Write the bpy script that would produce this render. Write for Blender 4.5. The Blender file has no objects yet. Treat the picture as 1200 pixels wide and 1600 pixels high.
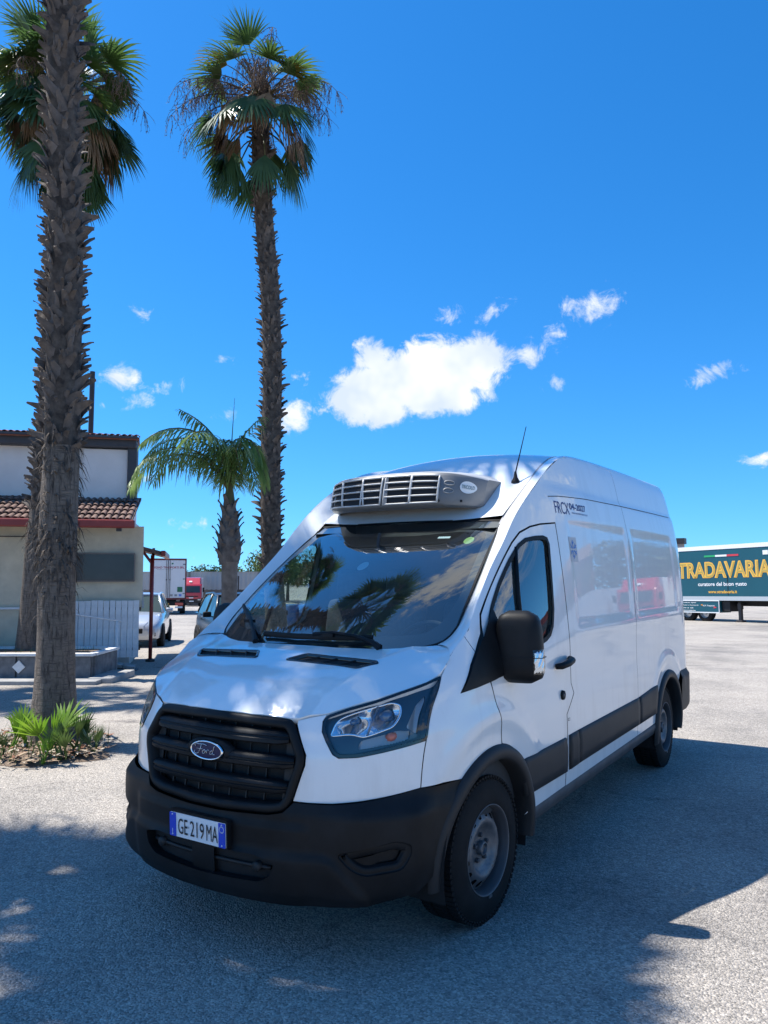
import bpy, bmesh, math, random
import numpy as np
from mathutils import Vector, Matrix
from mathutils.geometry import delaunay_2d_cdt

R = math.radians
SC = bpy.context.scene
COL = SC.collection

# ------------------------------------------------------------------ camera
CAM = Vector((2.679, -3.630, 1.707))
YAW, PITCH = R(32.72), R(4.72)
HEAD = Vector((-math.sin(YAW), math.cos(YAW), 0))          # heading on the ground
SIDE = Vector((math.cos(YAW), math.sin(YAW), 0))           # to the right of the heading
cd = bpy.data.cameras.new('camera')
cam = bpy.data.objects.new('camera', cd)
COL.objects.link(cam)
cam.location = CAM
cam.rotation_euler = (math.pi / 2 + PITCH, 0, YAW)
cd.sensor_fit = 'VERTICAL'
cd.sensor_height = 32.0
cd.lens = 32.0 * 1208.5 / 1600.0
cd.clip_start = 0.05
cd.clip_end = 3000
SC.camera = cam

# ------------------------------------------------------------------ sun, sky, exposure
SUN_EL, SUN_DIR = R(62), R(194)                            # the sun stands over (cos, sin) of this bearing
sun_vec = Vector((math.cos(SUN_EL) * math.cos(SUN_DIR), math.cos(SUN_EL) * math.sin(SUN_DIR), math.sin(SUN_EL)))
sl = bpy.data.lights.new('sun', 'SUN')
sl.energy = 5.0
sl.angle = R(0.53)
sl.color = (1.0, 0.955, 0.88)
so = bpy.data.objects.new('sun', sl)
COL.objects.link(so)
so.rotation_euler = sun_vec.to_track_quat('Z', 'Y').to_euler()

VS = SC.view_settings
VS.view_transform = 'Standard'
VS.look = 'None'
VS.exposure = 0.72
VS.gamma = 1.0
VS.use_curve_mapping = False

CY = SC.cycles
CY.max_bounces = 5
CY.diffuse_bounces = 2
CY.glossy_bounces = 3
CY.transmission_bounces = 3
CY.transparent_max_bounces = 8
CY.caustics_reflective = False
CY.caustics_refractive = False

def sky_dir(px, py):
    """compass direction of a point of the sky (seen from the parking place)"""
    f = HEAD * math.cos(PITCH) + Vector((0, 0, math.sin(PITCH)))
    u = SIDE.cross(f)
    return (f + SIDE * ((px - 600) / 1208.5) + u * ((800 - py) / 1208.5)).normalized()

W = bpy.data.worlds.new('World')
SC.world = W
W.use_nodes = True
wn, wl = W.node_tree.nodes, W.node_tree.links
wn.clear()

def wnode(t, **kw):
    n = wn.new(t)
    for k, v in kw.items():
        setattr(n, k, v)
    return n

def wmath(op, a, b=None, clamp=False):
    n = wnode('ShaderNodeMath', operation=op, use_clamp=clamp)
    for i, v in enumerate((a, b)):
        if v is None:
            continue
        if isinstance(v, (int, float)):
            n.inputs[i].default_value = v
        else:
            wl.new(v, n.inputs[i])
    return n.outputs[0]

sky = wnode('ShaderNodeTexSky', sky_type='NISHITA', sun_disc=False)
sky.sun_elevation = SUN_EL
sky.sun_rotation = math.pi / 2 - SUN_DIR
sky.altitude = 0
sky.air_density = 1.0
sky.dust_density = 0.3
sky.ozone_density = 3.0
hs = wnode('ShaderNodeHueSaturation')
hs.inputs['Saturation'].default_value = 1.125
hs.inputs['Value'].default_value = 1.0
tint = wnode('ShaderNodeMix', data_type='RGBA', blend_type='MULTIPLY')
tint.inputs[0].default_value = 1.0
tint.inputs[7].default_value = (0.52, 0.84, 1.12, 1)
wl.new(sky.outputs[0], tint.inputs[6])
wl.new(tint.outputs[2], hs.inputs['Color'])
tc = wnode('ShaderNodeTexCoord')
DIRV = tc.outputs['Generated']
lift = wnode('ShaderNodeMapping')                             # clear air: little white haze low down
lift.inputs['Scale'].default_value = (1, 1, 0.92)
lift.inputs['Location'].default_value = (0, 0, 0.065)
wl.new(DIRV, lift.inputs[0])
wl.new(lift.outputs[0], sky.inputs[0])
nz = wnode('ShaderNodeTexNoise')
nz.inputs['Scale'].default_value = 30
nz.inputs['Detail'].default_value = 6
nz.inputs['Roughness'].default_value = 0.66
nz.inputs['Distortion'].default_value = 0.45
wl.new(DIRV, nz.inputs['Vector'])
nz2 = wnode('ShaderNodeTexNoise')
nz2.inputs['Scale'].default_value = 13
nz2.inputs['Detail'].default_value = 3
nz2.inputs['Roughness'].default_value = 0.55
wl.new(DIRV, nz2.inputs['Vector'])
# centre of each small fair-weather cloud (as seen from here), half width, half height, tilt, fullness
CLOUDS = [
    (590, 612, 92, 54, 14, 2.1), (668, 585, 128, 54, 14, 2.3), (745, 568, 66, 48, 24, 1.6), (600, 645, 70, 28, 6, 1.6), (585, 562, 42, 38, 0, 1.4), (680, 625, 90, 30, 4, 1.7),
    (770, 486, 44, 22, 28, .72), (700, 490, 24, 30, 45, .62), (926, 474, 54, 34, 12, .86), (866, 520, 30, 36, 60, .5),
    (826, 552, 28, 28, 20, .78), (866, 596, 22, 26, 40, .6), (1118, 578, 48, 26, 14, .78), (1190, 717, 40, 14, 4, .7),
    (192, 588, 50, 26, 6, .85), (262, 602, 38, 18, 4, .62), (205, 628, 44, 18, 0, .66), (160, 632, 20, 16, 0, .6), (345, 564, 22, 12, 0, .5),
    (460, 588, 32, 34, 0, .62), (462, 650, 30, 28, 0, .95), (217, 490, 28, 18, 30, .52), (222, 745, 24, 18, 0, .62),
    (300, 818, 40, 12, 0, .7), (355, 650, 26, 16, 0, .6), (430, 860, 300, 18, 0, .42), (250, 872, 160, 16, 0, .42)]
FAR_CLOUDS = [  # the rest of the same sky: bearing, elevation, half width, half height, fullness
    (142, 70, .15, .12, 1.2), (131, 60, .08, .08, 1.0), (20, 18, .30, .10, 1.1), (45, 25, .16, .07, .9), (2, 12, .25, .07, 1.1), (-40, 30, .30, .12, 1.1),
    (-90, 22, .35, .1, 1.1), (-120, 40, .25, .12, 1.0), (-150, 20, .3, .1, 1.0), (175, 30, .2, .09, .9), (60, 14, .3, .07, 1.0), (-20, 55, .2, .1, .9)]
spots = []
for px, py, rx, ry, tilt, k in CLOUDS:
    spots.append((sky_dir(px, py), rx / 1208.5, ry / 1208.5, R(tilt), k))
for az, el, rx, ry, k in FAR_CLOUDS:
    spots.append((Vector((math.cos(R(az)) * math.cos(R(el)), math.sin(R(az)) * math.cos(R(el)), math.sin(R(el)))), rx, ry, 0, k))
field = None
for D, rx, ry, tl, k in spots:
    U = D.cross(Vector((0, 0, 1))).normalized()
    V = U.cross(D)
    U2, V2 = U * math.cos(tl) + V * math.sin(tl), V * math.cos(tl) - U * math.sin(tl)
    gt = wnode('ShaderNodeTexGradient', gradient_type='SPHERICAL')
    tm = gt.texture_mapping
    tm.vector_type = 'TEXTURE'
    tm.translation = D
    tm.rotation = Matrix((U2, V2, U2.cross(V2))).transposed().to_euler()
    tm.scale = (rx * 1.25, ry * 1.25, max(rx, ry) * 1.4)
    wl.new(DIRV, gt.inputs[0])
    e = wmath('MULTIPLY', gt.outputs[1], k * 1.25)
    field = e if field is None else wmath('MAXIMUM', field, e)
nn = wmath('MULTIPLY', wmath('SUBTRACT', nz.outputs[0], 0.5), 2.9)
body = wmath('ADD', wmath('SUBTRACT', field, 0.42), nn)
mr = wnode('ShaderNodeMapRange', interpolation_type='SMOOTHSTEP')
mr.inputs[1].default_value = 0.0
mr.inputs[2].default_value = 0.78
wl.new(body, mr.inputs[0])
mask = wmath('MULTIPLY', mr.outputs[0], wmath('MULTIPLY', field, 4.0, clamp=True), clamp=True)
shade = wnode('ShaderNodeValToRGB')
shade.color_ramp.elements[0].position = 0.36
shade.color_ramp.elements[0].color = (4.0, 4.6, 5.5, 1)
shade.color_ramp.elements[1].position = 0.60
shade.color_ramp.elements[1].color = (5.7, 5.85, 6.0, 1)
wl.new(nz2.outputs[0], shade.inputs[0])
cm = wnode('ShaderNodeMix', data_type='RGBA')
wl.new(mask, cm.inputs[0])
wl.new(hs.outputs[0], cm.inputs[6])
wl.new(shade.outputs[0], cm.inputs[7])
bg = wnode('ShaderNodeBackground')
bg.inputs['Strength'].default_value = 0.115
wl.new(cm.outputs[2], bg.inputs['Color'])
out = wnode('ShaderNodeOutputWorld')
wl.new(bg.outputs[0], out.inputs['Surface'])
W.cycles.sampling_method = 'MANUAL'
W.cycles.sample_map_resolution = 512

# ------------------------------------------------------------------ helpers: materials
MATS = {}

def new_mat(name):
    m = bpy.data.materials.new(name)
    m.use_nodes = True
    nt = m.node_tree
    b = nt.nodes['Principled BSDF']
    MATS[name] = m
    return m, nt, b

def pbr(name, col, rough=0.5, metal=0.0, coat=0.0, spec=0.5, var=0.0, vscale=6.0, bump=0.0, bscale=60.0, alt=None, emit=None):
    """plain surface with a little mottled colour and fine relief"""
    if name in MATS:
        return MATS[name]
    m, nt, b = new_mat(name)
    L = nt.links
    b.inputs['Base Color'].default_value = (*col, 1)
    b.inputs['Roughness'].default_value = rough
    b.inputs['Metallic'].default_value = metal
    b.inputs['Coat Weight'].default_value = coat
    b.inputs['Coat Roughness'].default_value = 0.03
    b.inputs['Specular IOR Level'].default_value = spec
    if var or bump:
        tcn = nt.nodes.new('ShaderNodeTexCoord')
    if var:
        n = nt.nodes.new('ShaderNodeTexNoise')
        n.inputs['Scale'].default_value = vscale
        n.inputs['Detail'].default_value = 7
        n.inputs['Roughness'].default_value = 0.65
        L.new(tcn.outputs['Object'], n.inputs['Vector'])
        r = nt.nodes.new('ShaderNodeValToRGB')
        a2 = alt or tuple(min(1, c * (1 + var)) for c in col)
        lo = tuple(c * (1 - var) for c in col) if alt is None else col
        r.color_ramp.elements[0].position = 0.34
        r.color_ramp.elements[0].color = (*lo, 1)
        r.color_ramp.elements[1].position = 0.66
        r.color_ramp.elements[1].color = (*a2, 1)
        L.new(n.outputs[0], r.inputs[0])
        L.new(r.outputs[0], b.inputs['Base Color'])
    if bump:
        n2 = nt.nodes.new('ShaderNodeTexNoise')
        n2.inputs['Scale'].default_value = bscale
        n2.inputs['Detail'].default_value = 4
        L.new(tcn.outputs['Object'], n2.inputs['Vector'])
        bp = nt.nodes.new('ShaderNodeBump')
        bp.inputs['Strength'].default_value = bump
        bp.inputs['Distance'].default_value = 0.01
        L.new(n2.outputs[0], bp.inputs['Height'])
        L.new(bp.outputs[0], b.inputs['Normal'])
    if emit:
        b.inputs['Emission Color'].default_value = (*emit[0], 1)
        b.inputs['Emission Strength'].default_value = emit[1]
    return m

def glass(name, tint=(.75, .85, .82), refl_rough=0.0, boost=1.0, dust=0.0):
    if name in MATS:
        return MATS[name]
    m, nt, b = new_mat(name)
    nt.nodes.remove(b)
    L = nt.links
    o = nt.nodes['Material Output']
    tr = nt.nodes.new('ShaderNodeBsdfTransparent')
    tr.inputs[0].default_value = (*tint, 1)
    gl = nt.nodes.new('ShaderNodeBsdfGlossy')
    gl.inputs['Roughness'].default_value = refl_rough
    gl.inputs['Color'].default_value = (1, 1, 1, 1)
    fr = nt.nodes.new('ShaderNodeFresnel')
    # a thin pane: same reflection from either side
    ge = nt.nodes.new('ShaderNodeNewGeometry')
    io = nt.nodes.new('ShaderNodeMapRange')
    io.inputs[3].default_value, io.inputs[4].default_value = 1.52, 1 / 1.52
    L.new(ge.outputs['Backfacing'], io.inputs[0])
    L.new(io.outputs[0], fr.inputs['IOR'])
    mu = nt.nodes.new('ShaderNodeMath')
    mu.operation = 'MULTIPLY'
    mu.use_clamp = True
    mu.inputs[1].default_value = boost
    mx = nt.nodes.new('ShaderNodeMixShader')
    L.new(fr.outputs[0], mu.inputs[0])
    L.new(mu.outputs[0], mx.inputs[0])
    L.new(tr.outputs[0], mx.inputs[1])
    L.new(gl.outputs[0], mx.inputs[2])
    if dust:
        df = nt.nodes.new('ShaderNodeBsdfDiffuse')
        df.inputs[0].default_value = (.62, .66, .66, 1)
        m2 = nt.nodes.new('ShaderNodeMixShader')
        m2.inputs[0].default_value = dust
        L.new(mx.outputs[0], m2.inputs[1]); L.new(df.outputs[0], m2.inputs[2])
        mx = m2
    L.new(mx.outputs[0], o.inputs['Surface'])
    return m

# ------------------------------------------------------------------ helpers: objects
def mesh_data(name, V, F, mats=None, smooth=False, fm=None):
    me = bpy.data.meshes.new(name)
    me.from_pydata([tuple(map(float, v)) for v in V], [], [tuple(map(int, f)) for f in F])
    if mats is not None:
        for m in (mats if isinstance(mats, (list, tuple)) else [mats]):
            me.materials.append(m)
    if fm is not None:
        me.polygons.foreach_set('material_index', np.asarray(fm, dtype=np.int32))
    if smooth:
        me.polygons.foreach_set('use_smooth', np.ones(len(me.polygons), dtype=bool))
    me.update()
    return me

def link(name, data, parent=None, loc=None, rot=None, scale=None):
    o = bpy.data.objects.new(name, data)
    COL.objects.link(o)
    if parent is not None:
        o.parent = parent
    if loc is not None:
        o.location = loc
    if rot is not None:
        o.rotation_euler = rot
    if scale is not None:
        o.scale = scale
    return o

def empty(name, loc=(0, 0, 0), rz=0.0):
    o = bpy.data.objects.new(name, None)
    COL.objects.link(o)
    o.empty_display_size = 0.2
    o.location = loc
    o.rotation_euler = (0, 0, rz)
    return o

def tag(o, label=None, cat=None, group=None, kind=None):
    if label: o['label'] = label
    if cat: o['category'] = cat
    if group: o['group'] = group
    if kind: o['kind'] = kind
    return o

class MB:
    """collects simple solids, built as ONE mesh object"""
    def __init__(s):
        s.V, s.F, s.M = [], [], []
    def add(s, V, F, mi=0):
        o = len(s.V)
        s.V += [tuple(v) for v in V]
        s.F += [tuple(i + o for i in f) for f in F]
        s.M += [mi] * len(F)
        return s
    def box(s, c, d, rot=None, mi=0, taper=1.0):
        x, y, z = d[0] / 2, d[1] / 2, d[2] / 2
        P = [Vector((sx * x * (taper if sz > 0 else 1), sy * y * (taper if sz > 0 else 1), sz * z)) for sz in (-1, 1) for sx, sy in ((-1, -1), (1, -1), (1, 1), (-1, 1))]
        if rot is not None:
            P = [rot @ p for p in P]
        P = [p + Vector(c) for p in P]
        return s.add(P, [(3, 2, 1, 0), (4, 5, 6, 7), (0, 1, 5, 4), (1, 2, 6, 5), (2, 3, 7, 6), (3, 0, 4, 7)], mi)
    def bar(s, a, b, w, h, mi=0, up=Vector((0, 0, 1))):
        a, b = Vector(a), Vector(b)
        t = (b - a).normalized()
        if abs(t.dot(up)) > .98:
            up = Vector((0, 1, 0))
        n = t.cross(up).normalized()
        u = n.cross(t)
        P = [p + n * (i * w / 2) + u * (j * h / 2) for p in (a, b) for i, j in ((-1, -1), (1, -1), (1, 1), (-1, 1))]
        return s.add(P, [(3, 2, 1, 0), (4, 5, 6, 7), (0, 1, 5, 4), (1, 2, 6, 5), (2, 3, 7, 6), (3, 0, 4, 7)], mi)
    def tube(s, pts, r, n=8, mi=0, cap=True, flat=1.0):
        pts = [Vector(p) for p in pts]
        rr = r if isinstance(r, (list, tuple, np.ndarray)) else [r] * len(pts)
        V, F = [], []
        prev = None
        for i, p in enumerate(pts):
            t = (pts[min(i + 1, len(pts) - 1)] - pts[max(i - 1, 0)]).normalized()
            if prev is None:
                a = Vector((0, 0, 1)) if abs(t.z) < .9 else Vector((1, 0, 0))
                prev = t.cross(a).normalized()
            n1 = (prev - t * prev.dot(t)).normalized()
            prev = n1
            n2 = t.cross(n1)
            for k in range(n):
                q = 2 * math.pi * k / n
                V.append(p + (n1 * math.cos(q) + n2 * math.sin(q) * flat) * rr[i])
        for i in range(len(pts) - 1):
            for k in range(n):
                F.append((i * n + k, i * n + (k + 1) % n, (i + 1) * n + (k + 1) % n, (i + 1) * n + k))
        if cap:
            F.append(tuple(range(n))[::-1])
            F.append(tuple(range((len(pts) - 1) * n, len(pts) * n)))
        return s.add(V, F, mi)
    def lathe(s, prof, n=24, axis='Z', c=(0, 0, 0), mi=0, a0=0.0, a1=2 * math.pi):
        """prof: (radius, height) pairs"""
        V, F = [], []
        full = abs(a1 - a0 - 2 * math.pi) < 1e-6
        m = n if full else n + 1
        for r, h in prof:
            for k in range(m):
                q = a0 + (a1 - a0) * k / n
                a, b = r * math.cos(q), r * math.sin(q)
                p = (a, b, h) if axis == 'Z' else ((h, a, b) if axis == 'X' else (a, h, b))
                V.append((p[0] + c[0], p[1] + c[1], p[2] + c[2]))
        for i in range(len(prof) - 1):
            for k in range(n):
                k2 = (k + 1) % m
                F.append((i * m + k, i * m + k2, (i + 1) * m + k2, (i + 1) * m + k))
        return s.add(V, F, mi)
    def prism(s, poly, fn0, fn1, mi=0):
        """a polygon carried by two maps (front, back)"""
        n = len(poly)
        V = [fn0(*p) for p in poly] + [fn1(*p) for p in poly]
        F = [tuple(range(n)), tuple(range(n, 2 * n))[::-1]] + [(i, n + i, n + (i + 1) % n, (i + 1) % n) for i in range(n)]
        return s.add(V, F, mi)
    def build(s, name, mats, parent=None, smooth=False, bevel=0.0, loc=None, rot=None, seg=2, auto=None):
        me = mesh_data(name, s.V, s.F, mats, smooth, s.M)
        o = link(name, me, parent, loc, rot)
        if bevel:
            b = o.modifiers.new('bevel', 'BEVEL')
            b.width = bevel
            b.segments = seg
            b.limit_method = 'ANGLE'
            b.angle_limit = R(35)
            b.harden_normals = False
        if auto:
            me.set_sharp_from_angle(angle=R(auto))
        return o

def copy_tree(o, parent=None, label=None):
    c = o.copy()
    COL.objects.link(c)
    c.parent = parent
    if label: c['label'] = label
    for ch in list(o.children):
        copy_tree(ch, c)
    return c

def in_poly(P, poly):
    x, y = P[:, 0], P[:, 1]
    ins = np.zeros(len(P), bool)
    q = np.asarray(poly)
    j = len(q) - 1
    for i in range(len(q)):
        xi, yi, xj, yj = q[i, 0], q[i, 1], q[j, 0], q[j, 1]
        c = (yi > y) != (yj > y)
        if abs(yj - yi) > 1e-12:
            ins ^= c & (x < (xj - xi) * (y - yi) / (yj - yi) + xi)
        j = i
    return ins

def densify(poly, step):
    o = []
    for i in range(len(poly)):
        a, b = np.array(poly[i], float), np.array(poly[(i + 1) % len(poly)], float)
        n = max(1, int(np.ceil(np.hypot(*(b - a)) / step)))
        o += [tuple(a + (b - a) * k / n) for k in range(n)]
    return o

def round_poly(poly, r, n=4):
    """cut corners with small arcs"""
    o = []
    m = len(poly)
    for i in range(m):
        p0, p, p1 = (np.array(poly[(i + k) % m], float) for k in (-1, 0, 1))
        d0, d1 = p0 - p, p1 - p
        l0, l1 = np.hypot(*d0), np.hypot(*d1)
        k = min(r, l0 * .45, l1 * .45)
        a, b = p + d0 / l0 * k, p + d1 / l1 * k
        for t in np.linspace(0, 1, n + 1):
            o.append(tuple((1 - t) ** 2 * a + 2 * t * (1 - t) * p + t * t * b))
    return o

def sheet(outer, holes, fn, step, gstep=None):
    """a curved panel: flat outline with holes, filled with small triangles and carried onto the surface fn"""
    loops = [densify(l, step) for l in [outer] + list(holes)]
    pts, edges = [], []
    for l in loops:
        o = len(pts)
        pts += l
        edges += [(o + i, o + (i + 1) % len(l)) for i in range(len(l))]
    g = gstep or step
    A = np.array(loops[0])
    gx, gy = np.meshgrid(np.arange(A[:, 0].min() + g / 2, A[:, 0].max(), g), np.arange(A[:, 1].min() + g / 2, A[:, 1].max(), g))
    G = np.stack([gx.ravel(), gy.ravel()], 1)
    k = in_poly(G, loops[0])
    for h in loops[1:]:
        k &= ~in_poly(G, h)
    G = G[k]
    B = np.array(pts)
    if len(G):
        keep = np.ones(len(G), bool)
        for i in range(0, len(G), 2000):
            d = ((G[i:i + 2000, None, :] - B[None]) ** 2).sum(-1).min(1)
            keep[i:i + 2000] = d > (g * .45) ** 2
        G = G[keep]
    allp = [Vector(p) for p in pts] + [Vector(p) for p in G]
    vo, eo, fo, *_ = delaunay_2d_cdt(allp, edges, [], 1, 1e-6)
    P = np.array([tuple(v) for v in vo])
    T = np.array([tuple(f) for f in fo])
    c = P[T].mean(1)
    k = in_poly(c, loops[0])
    for h in loops[1:]:
        k &= ~in_poly(c, h)
    return fn(P[:, 0], P[:, 1]), T[k]

def grid_faces(n, m, wrap=False):
    F = []
    for i in range(n - 1):
        for j in range(m - (0 if wrap else 1)):
            j2 = (j + 1) % m
            F.append((i * m + j, i * m + j2, (i + 1) * m + j2, (i + 1) * m + j))
    return F

def text_mesh(txt, size=1.0, bold=0.0, extrude=0.0, res=3, align='CENTER'):
    """lettering as vertices and faces in the XY plane"""
    cu = bpy.data.curves.new('lettering', 'FONT')
    cu.body = txt
    cu.size = size
    cu.offset = bold
    cu.extrude = extrude
    cu.resolution_u = res
    cu.align_x = align
    cu.align_y = 'CENTER'
    o = bpy.data.objects.new('lettering', cu)
    COL.objects.link(o)
    dg = bpy.context.evaluated_depsgraph_get()
    me = bpy.data.meshes.new_from_object(o.evaluated_get(dg))
    V = np.array([tuple(v.co) for v in me.vertices])
    F = [tuple(p.vertices) for p in me.polygons]
    bpy.data.objects.remove(o)
    bpy.data.curves.remove(cu)
    bpy.data.meshes.remove(me)
    return V, F

def fit_text(txt, w, h, bold=0.0, res=3):
    """lettering scaled to a given width and height, centred"""
    V, F = text_mesh(txt, 1.0, bold, 0, res)
    lo, hi = V.min(0), V.max(0)
    V = V - (lo + hi) / 2
    V[:, 0] *= w / (hi[0] - lo[0])
    V[:, 1] *= h / (hi[1] - lo[1])
    return V, F

def smooth_curve(pts, lo, hi, n=600, sig=0.0):
    pts = np.array(pts, float)
    x = np.linspace(lo, hi, n)
    X, Y = pts[:, 0], pts[:, 1]
    h = np.diff(X)
    d = np.diff(Y) / h
    m = np.zeros(len(X))
    m[0], m[-1] = d[0], d[-1]
    for i in range(1, len(X) - 1):
        m[i] = 0 if d[i - 1] * d[i] <= 0 else 2 * d[i - 1] * d[i] / (d[i - 1] + d[i])
    i = np.clip(np.searchsorted(X, x) - 1, 0, len(h) - 1)
    t = (x - X[i]) / h[i]
    y = (2 * t**3 - 3 * t * t + 1) * Y[i] + (t**3 - 2 * t * t + t) * h[i] * m[i] + (-2 * t**3 + 3 * t * t) * Y[i + 1] + (t**3 - t * t) * h[i] * m[i + 1]
    y = np.where(x < X[0], Y[0] + m[0] * (x - X[0]), np.where(x > X[-1], Y[-1] + m[-1] * (x - X[-1]), y))
    if sig > 0:
        dx = x[1] - x[0]
        k = int(3 * sig / dx) + 1
        g = np.exp(-.5 * ((np.arange(-k, k + 1) * dx) / sig) ** 2)
        g /= g.sum()
        yp = np.concatenate([y[0] - (y[1] - y[0]) * np.arange(k, 0, -1), y, y[-1] + (y[-1] - y[-2]) * np.arange(1, k + 1)])
        y = np.convolve(yp, g, 'valid')
    return lambda v: np.interp(v, x, y)

# ------------------------------------------------------------------ the lie of the land
def depth_of(x, y):
    return (x - CAM.x) * HEAD.x + (y - CAM.y) * HEAD.y

def ground_z(x, y):
    """level around the van, then a gentle fall towards the far end of the lot"""
    d = depth_of(x, y)
    if d < 7: return 0.0
    if d < 12: return -0.0023 * (d - 7) ** 2
    if d < 110: return -0.0575 - 0.023 * (d - 12)
    return -0.0575 - 0.023 * 98 + 0.022 * min(d - 110, 95)

def place(lat, dep):
    """a spot on the lot: metres right of and ahead of the photographer"""
    p = CAM + SIDE * lat + HEAD * dep
    return Vector((p.x, p.y, ground_z(p.x, p.y)))

def at_px(px, dep):
    return place((px - 600) / 1208.5 * dep, dep)

# ------------------------------------------------------------------ the ground
def asphalt():
    m, nt, b = new_mat('worn_asphalt')
    L, N = nt.links, nt.nodes
    tcn = N.new('ShaderNodeTexCoord')
    def noise(scale, det=4, rough=.6):
        n = N.new('ShaderNodeTexNoise')
        n.inputs['Scale'].default_value = scale
        n.inputs['Detail'].default_value = det
        n.inputs['Roughness'].default_value = rough
        L.new(tcn.outputs['Object'], n.inputs['Vector'])
        return n.outputs[0]
    def ramp(src, stops):
        r = N.new('ShaderNodeValToRGB')
        while len(r.color_ramp.elements) < len(stops):
            r.color_ramp.elements.new(.5)
        for e, (p, c) in zip(r.color_ramp.elements, stops):
            e.position = p
            e.color = (*c, 1)
        L.new(src, r.inputs[0])
        return r.outputs[0]
    def mix(mode, f, a, c):
        n = N.new('ShaderNodeMix')
        n.data_type = 'RGBA'
        n.blend_type = mode
        if isinstance(f, float): n.inputs[0].default_value = f
        else: L.new(f, n.inputs[0])
        L.new(a, n.inputs[6]); L.new(c, n.inputs[7])
        return n.outputs[2]
    vo = N.new('ShaderNodeTexVoronoi')
    vo.inputs['Scale'].default_value = 108
    vo.inputs['Randomness'].default_value = 1
    L.new(tcn.outputs['Object'], vo.inputs['Vector'])
    sep = N.new('ShaderNodeSeparateColor')
    L.new(vo.outputs['Color'], sep.inputs[0])
    stone = ramp(sep.outputs[0], [(.0, (.19, .18, .168)), (.35, (.29, .275, .257)), (.75, (.375, .355, .33)), (1.0, (.49, .465, .43))])
    patch = ramp(noise(.55, 6, .65), [(.32, (.84, .825, .80)), (.5, (1.12, 1.09, 1.05)), (.68, (1.26, 1.22, 1.16))])
    fine = ramp(noise(22, 5, .7), [(.3, (.78, .78, .79)), (.7, (1.16, 1.14, 1.12))])
    col = mix('MULTIPLY', 1.0, mix('MULTIPLY', 1.0, stone, patch), fine)
    # old oil spots
    oil = ramp(noise(1.7, 3, .5), [(.66, (1, 1, 1)), (.76, (.55, .55, .57))])
    col = mix('MULTIPLY', 1.0, col, oil)
    # long thin cracks and a few repaired, darker patches
    wv = N.new('ShaderNodeTexNoise'); wv.inputs['Scale'].default_value = 1.3; wv.inputs['Detail'].default_value = 4
    L.new(tcn.outputs['Object'], wv.inputs['Vector'])
    vm = N.new('ShaderNodeVectorMath'); vm.operation = 'MULTIPLY_ADD'
    L.new(wv.outputs['Color'], vm.inputs[0]); vm.inputs[1].default_value = (1.1, 1.1, 0); L.new(tcn.outputs['Object'], vm.inputs[2])
    cr = N.new('ShaderNodeTexVoronoi'); cr.feature = 'DISTANCE_TO_EDGE'; cr.inputs['Scale'].default_value = .22
    L.new(vm.outputs[0], cr.inputs['Vector'])
    col = mix('MULTIPLY', 1.0, col, ramp(cr.outputs['Distance'], [(.0, (.70, .70, .71)), (.003, (1, 1, 1))]))
    pv = N.new('ShaderNodeTexNoise'); pv.inputs['Scale'].default_value = .16; pv.inputs['Detail'].default_value = 8; pv.inputs['Roughness'].default_value = .72
    L.new(tcn.outputs['Object'], pv.inputs['Vector'])
    col = mix('MULTIPLY', 1.0, col, ramp(pv.outputs[0], [(.38, (.70, .70, .715)), (.46, (.97, .965, .955)), (.62, (1.09, 1.075, 1.05))]))
    L.new(col, b.inputs['Base Color'])
    b.inputs['Roughness'].default_value = .85
    b.inputs['Specular IOR Level'].default_value = .3
    bp = N.new('ShaderNodeBump')
    bp.inputs['Strength'].default_value = .75
    bp.inputs['Distance'].default_value = .012
    hgt = N.new('ShaderNodeMath'); hgt.operation = 'MULTIPLY_ADD'
    L.new(vo.outputs['Distance'], hgt.inputs[0]); hgt.inputs[1].default_value = -1.0
    L.new(noise(30, 6, .7), hgt.inputs[2])
    L.new(hgt.outputs[0], bp.inputs['Height'])
    L.new(bp.outputs[0], b.inputs['Normal'])
    return m

m_asphalt = asphalt()
ds = [-400, -100, -30, -10, 0, 4, 7, 8, 9, 10, 11, 12, 20, 40, 70, 110, 160, 205, 300, 900]
ls = [-700, -150, -50, -20, -8, -3, 0, 3, 8, 20, 50, 150, 700]
V = []
for d in ds:
    for l in ls:
        p = CAM + HEAD * d + SIDE * l
        V.append((p.x, p.y, ground_z(p.x, p.y)))
g = link('ground', mesh_data('ground', V, grid_faces(len(ds), len(ls)), m_asphalt, True))
tag(g, 'worn pale grey asphalt of the parking lot', None, kind='structure')

# ------------------------------------------------------------------ the van: its surfaces
PL = np.array([(0, -.968), (.1, -.9665), (.2, -.960), (.3, -.947), (.4, -.927), (.505, -.895), (.6, -.853), (.7, -.79), (.79, -.705), (.865, -.60), (.92, -.475),
               (.962, -.32), (.985, -.15), (.997, .05), (1.0, .3), (1.0, 1), (1.0, 2), (1, 3), (1, 4), (1, 4.45), (.99, 4.58), (.955, 4.69), (.88, 4.765), (.7, 4.79), (0, 4.80)])
SL = np.concatenate([[0], np.cumsum(np.hypot(*np.diff(PL, axis=0).T))])
plan_x = smooth_curve(np.stack([SL, PL[:, 0]], 1), 0, SL[-1], 1500, .03)
plan_y = smooth_curve(np.stack([SL, PL[:, 1]], 1), 0, SL[-1], 1500, .03)
prof = smooth_curve([(.2, .97), (.3, .985), (.45, .995), (.8, 1.0), (1.1, 1.0), (1.4, .992), (1.7, .978), (1.97, .955), (2.17, .925), (2.3, .897), (2.42, .872), (2.54, .84), (2.62, .80)], .2, 2.7, 500, .02)
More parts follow.
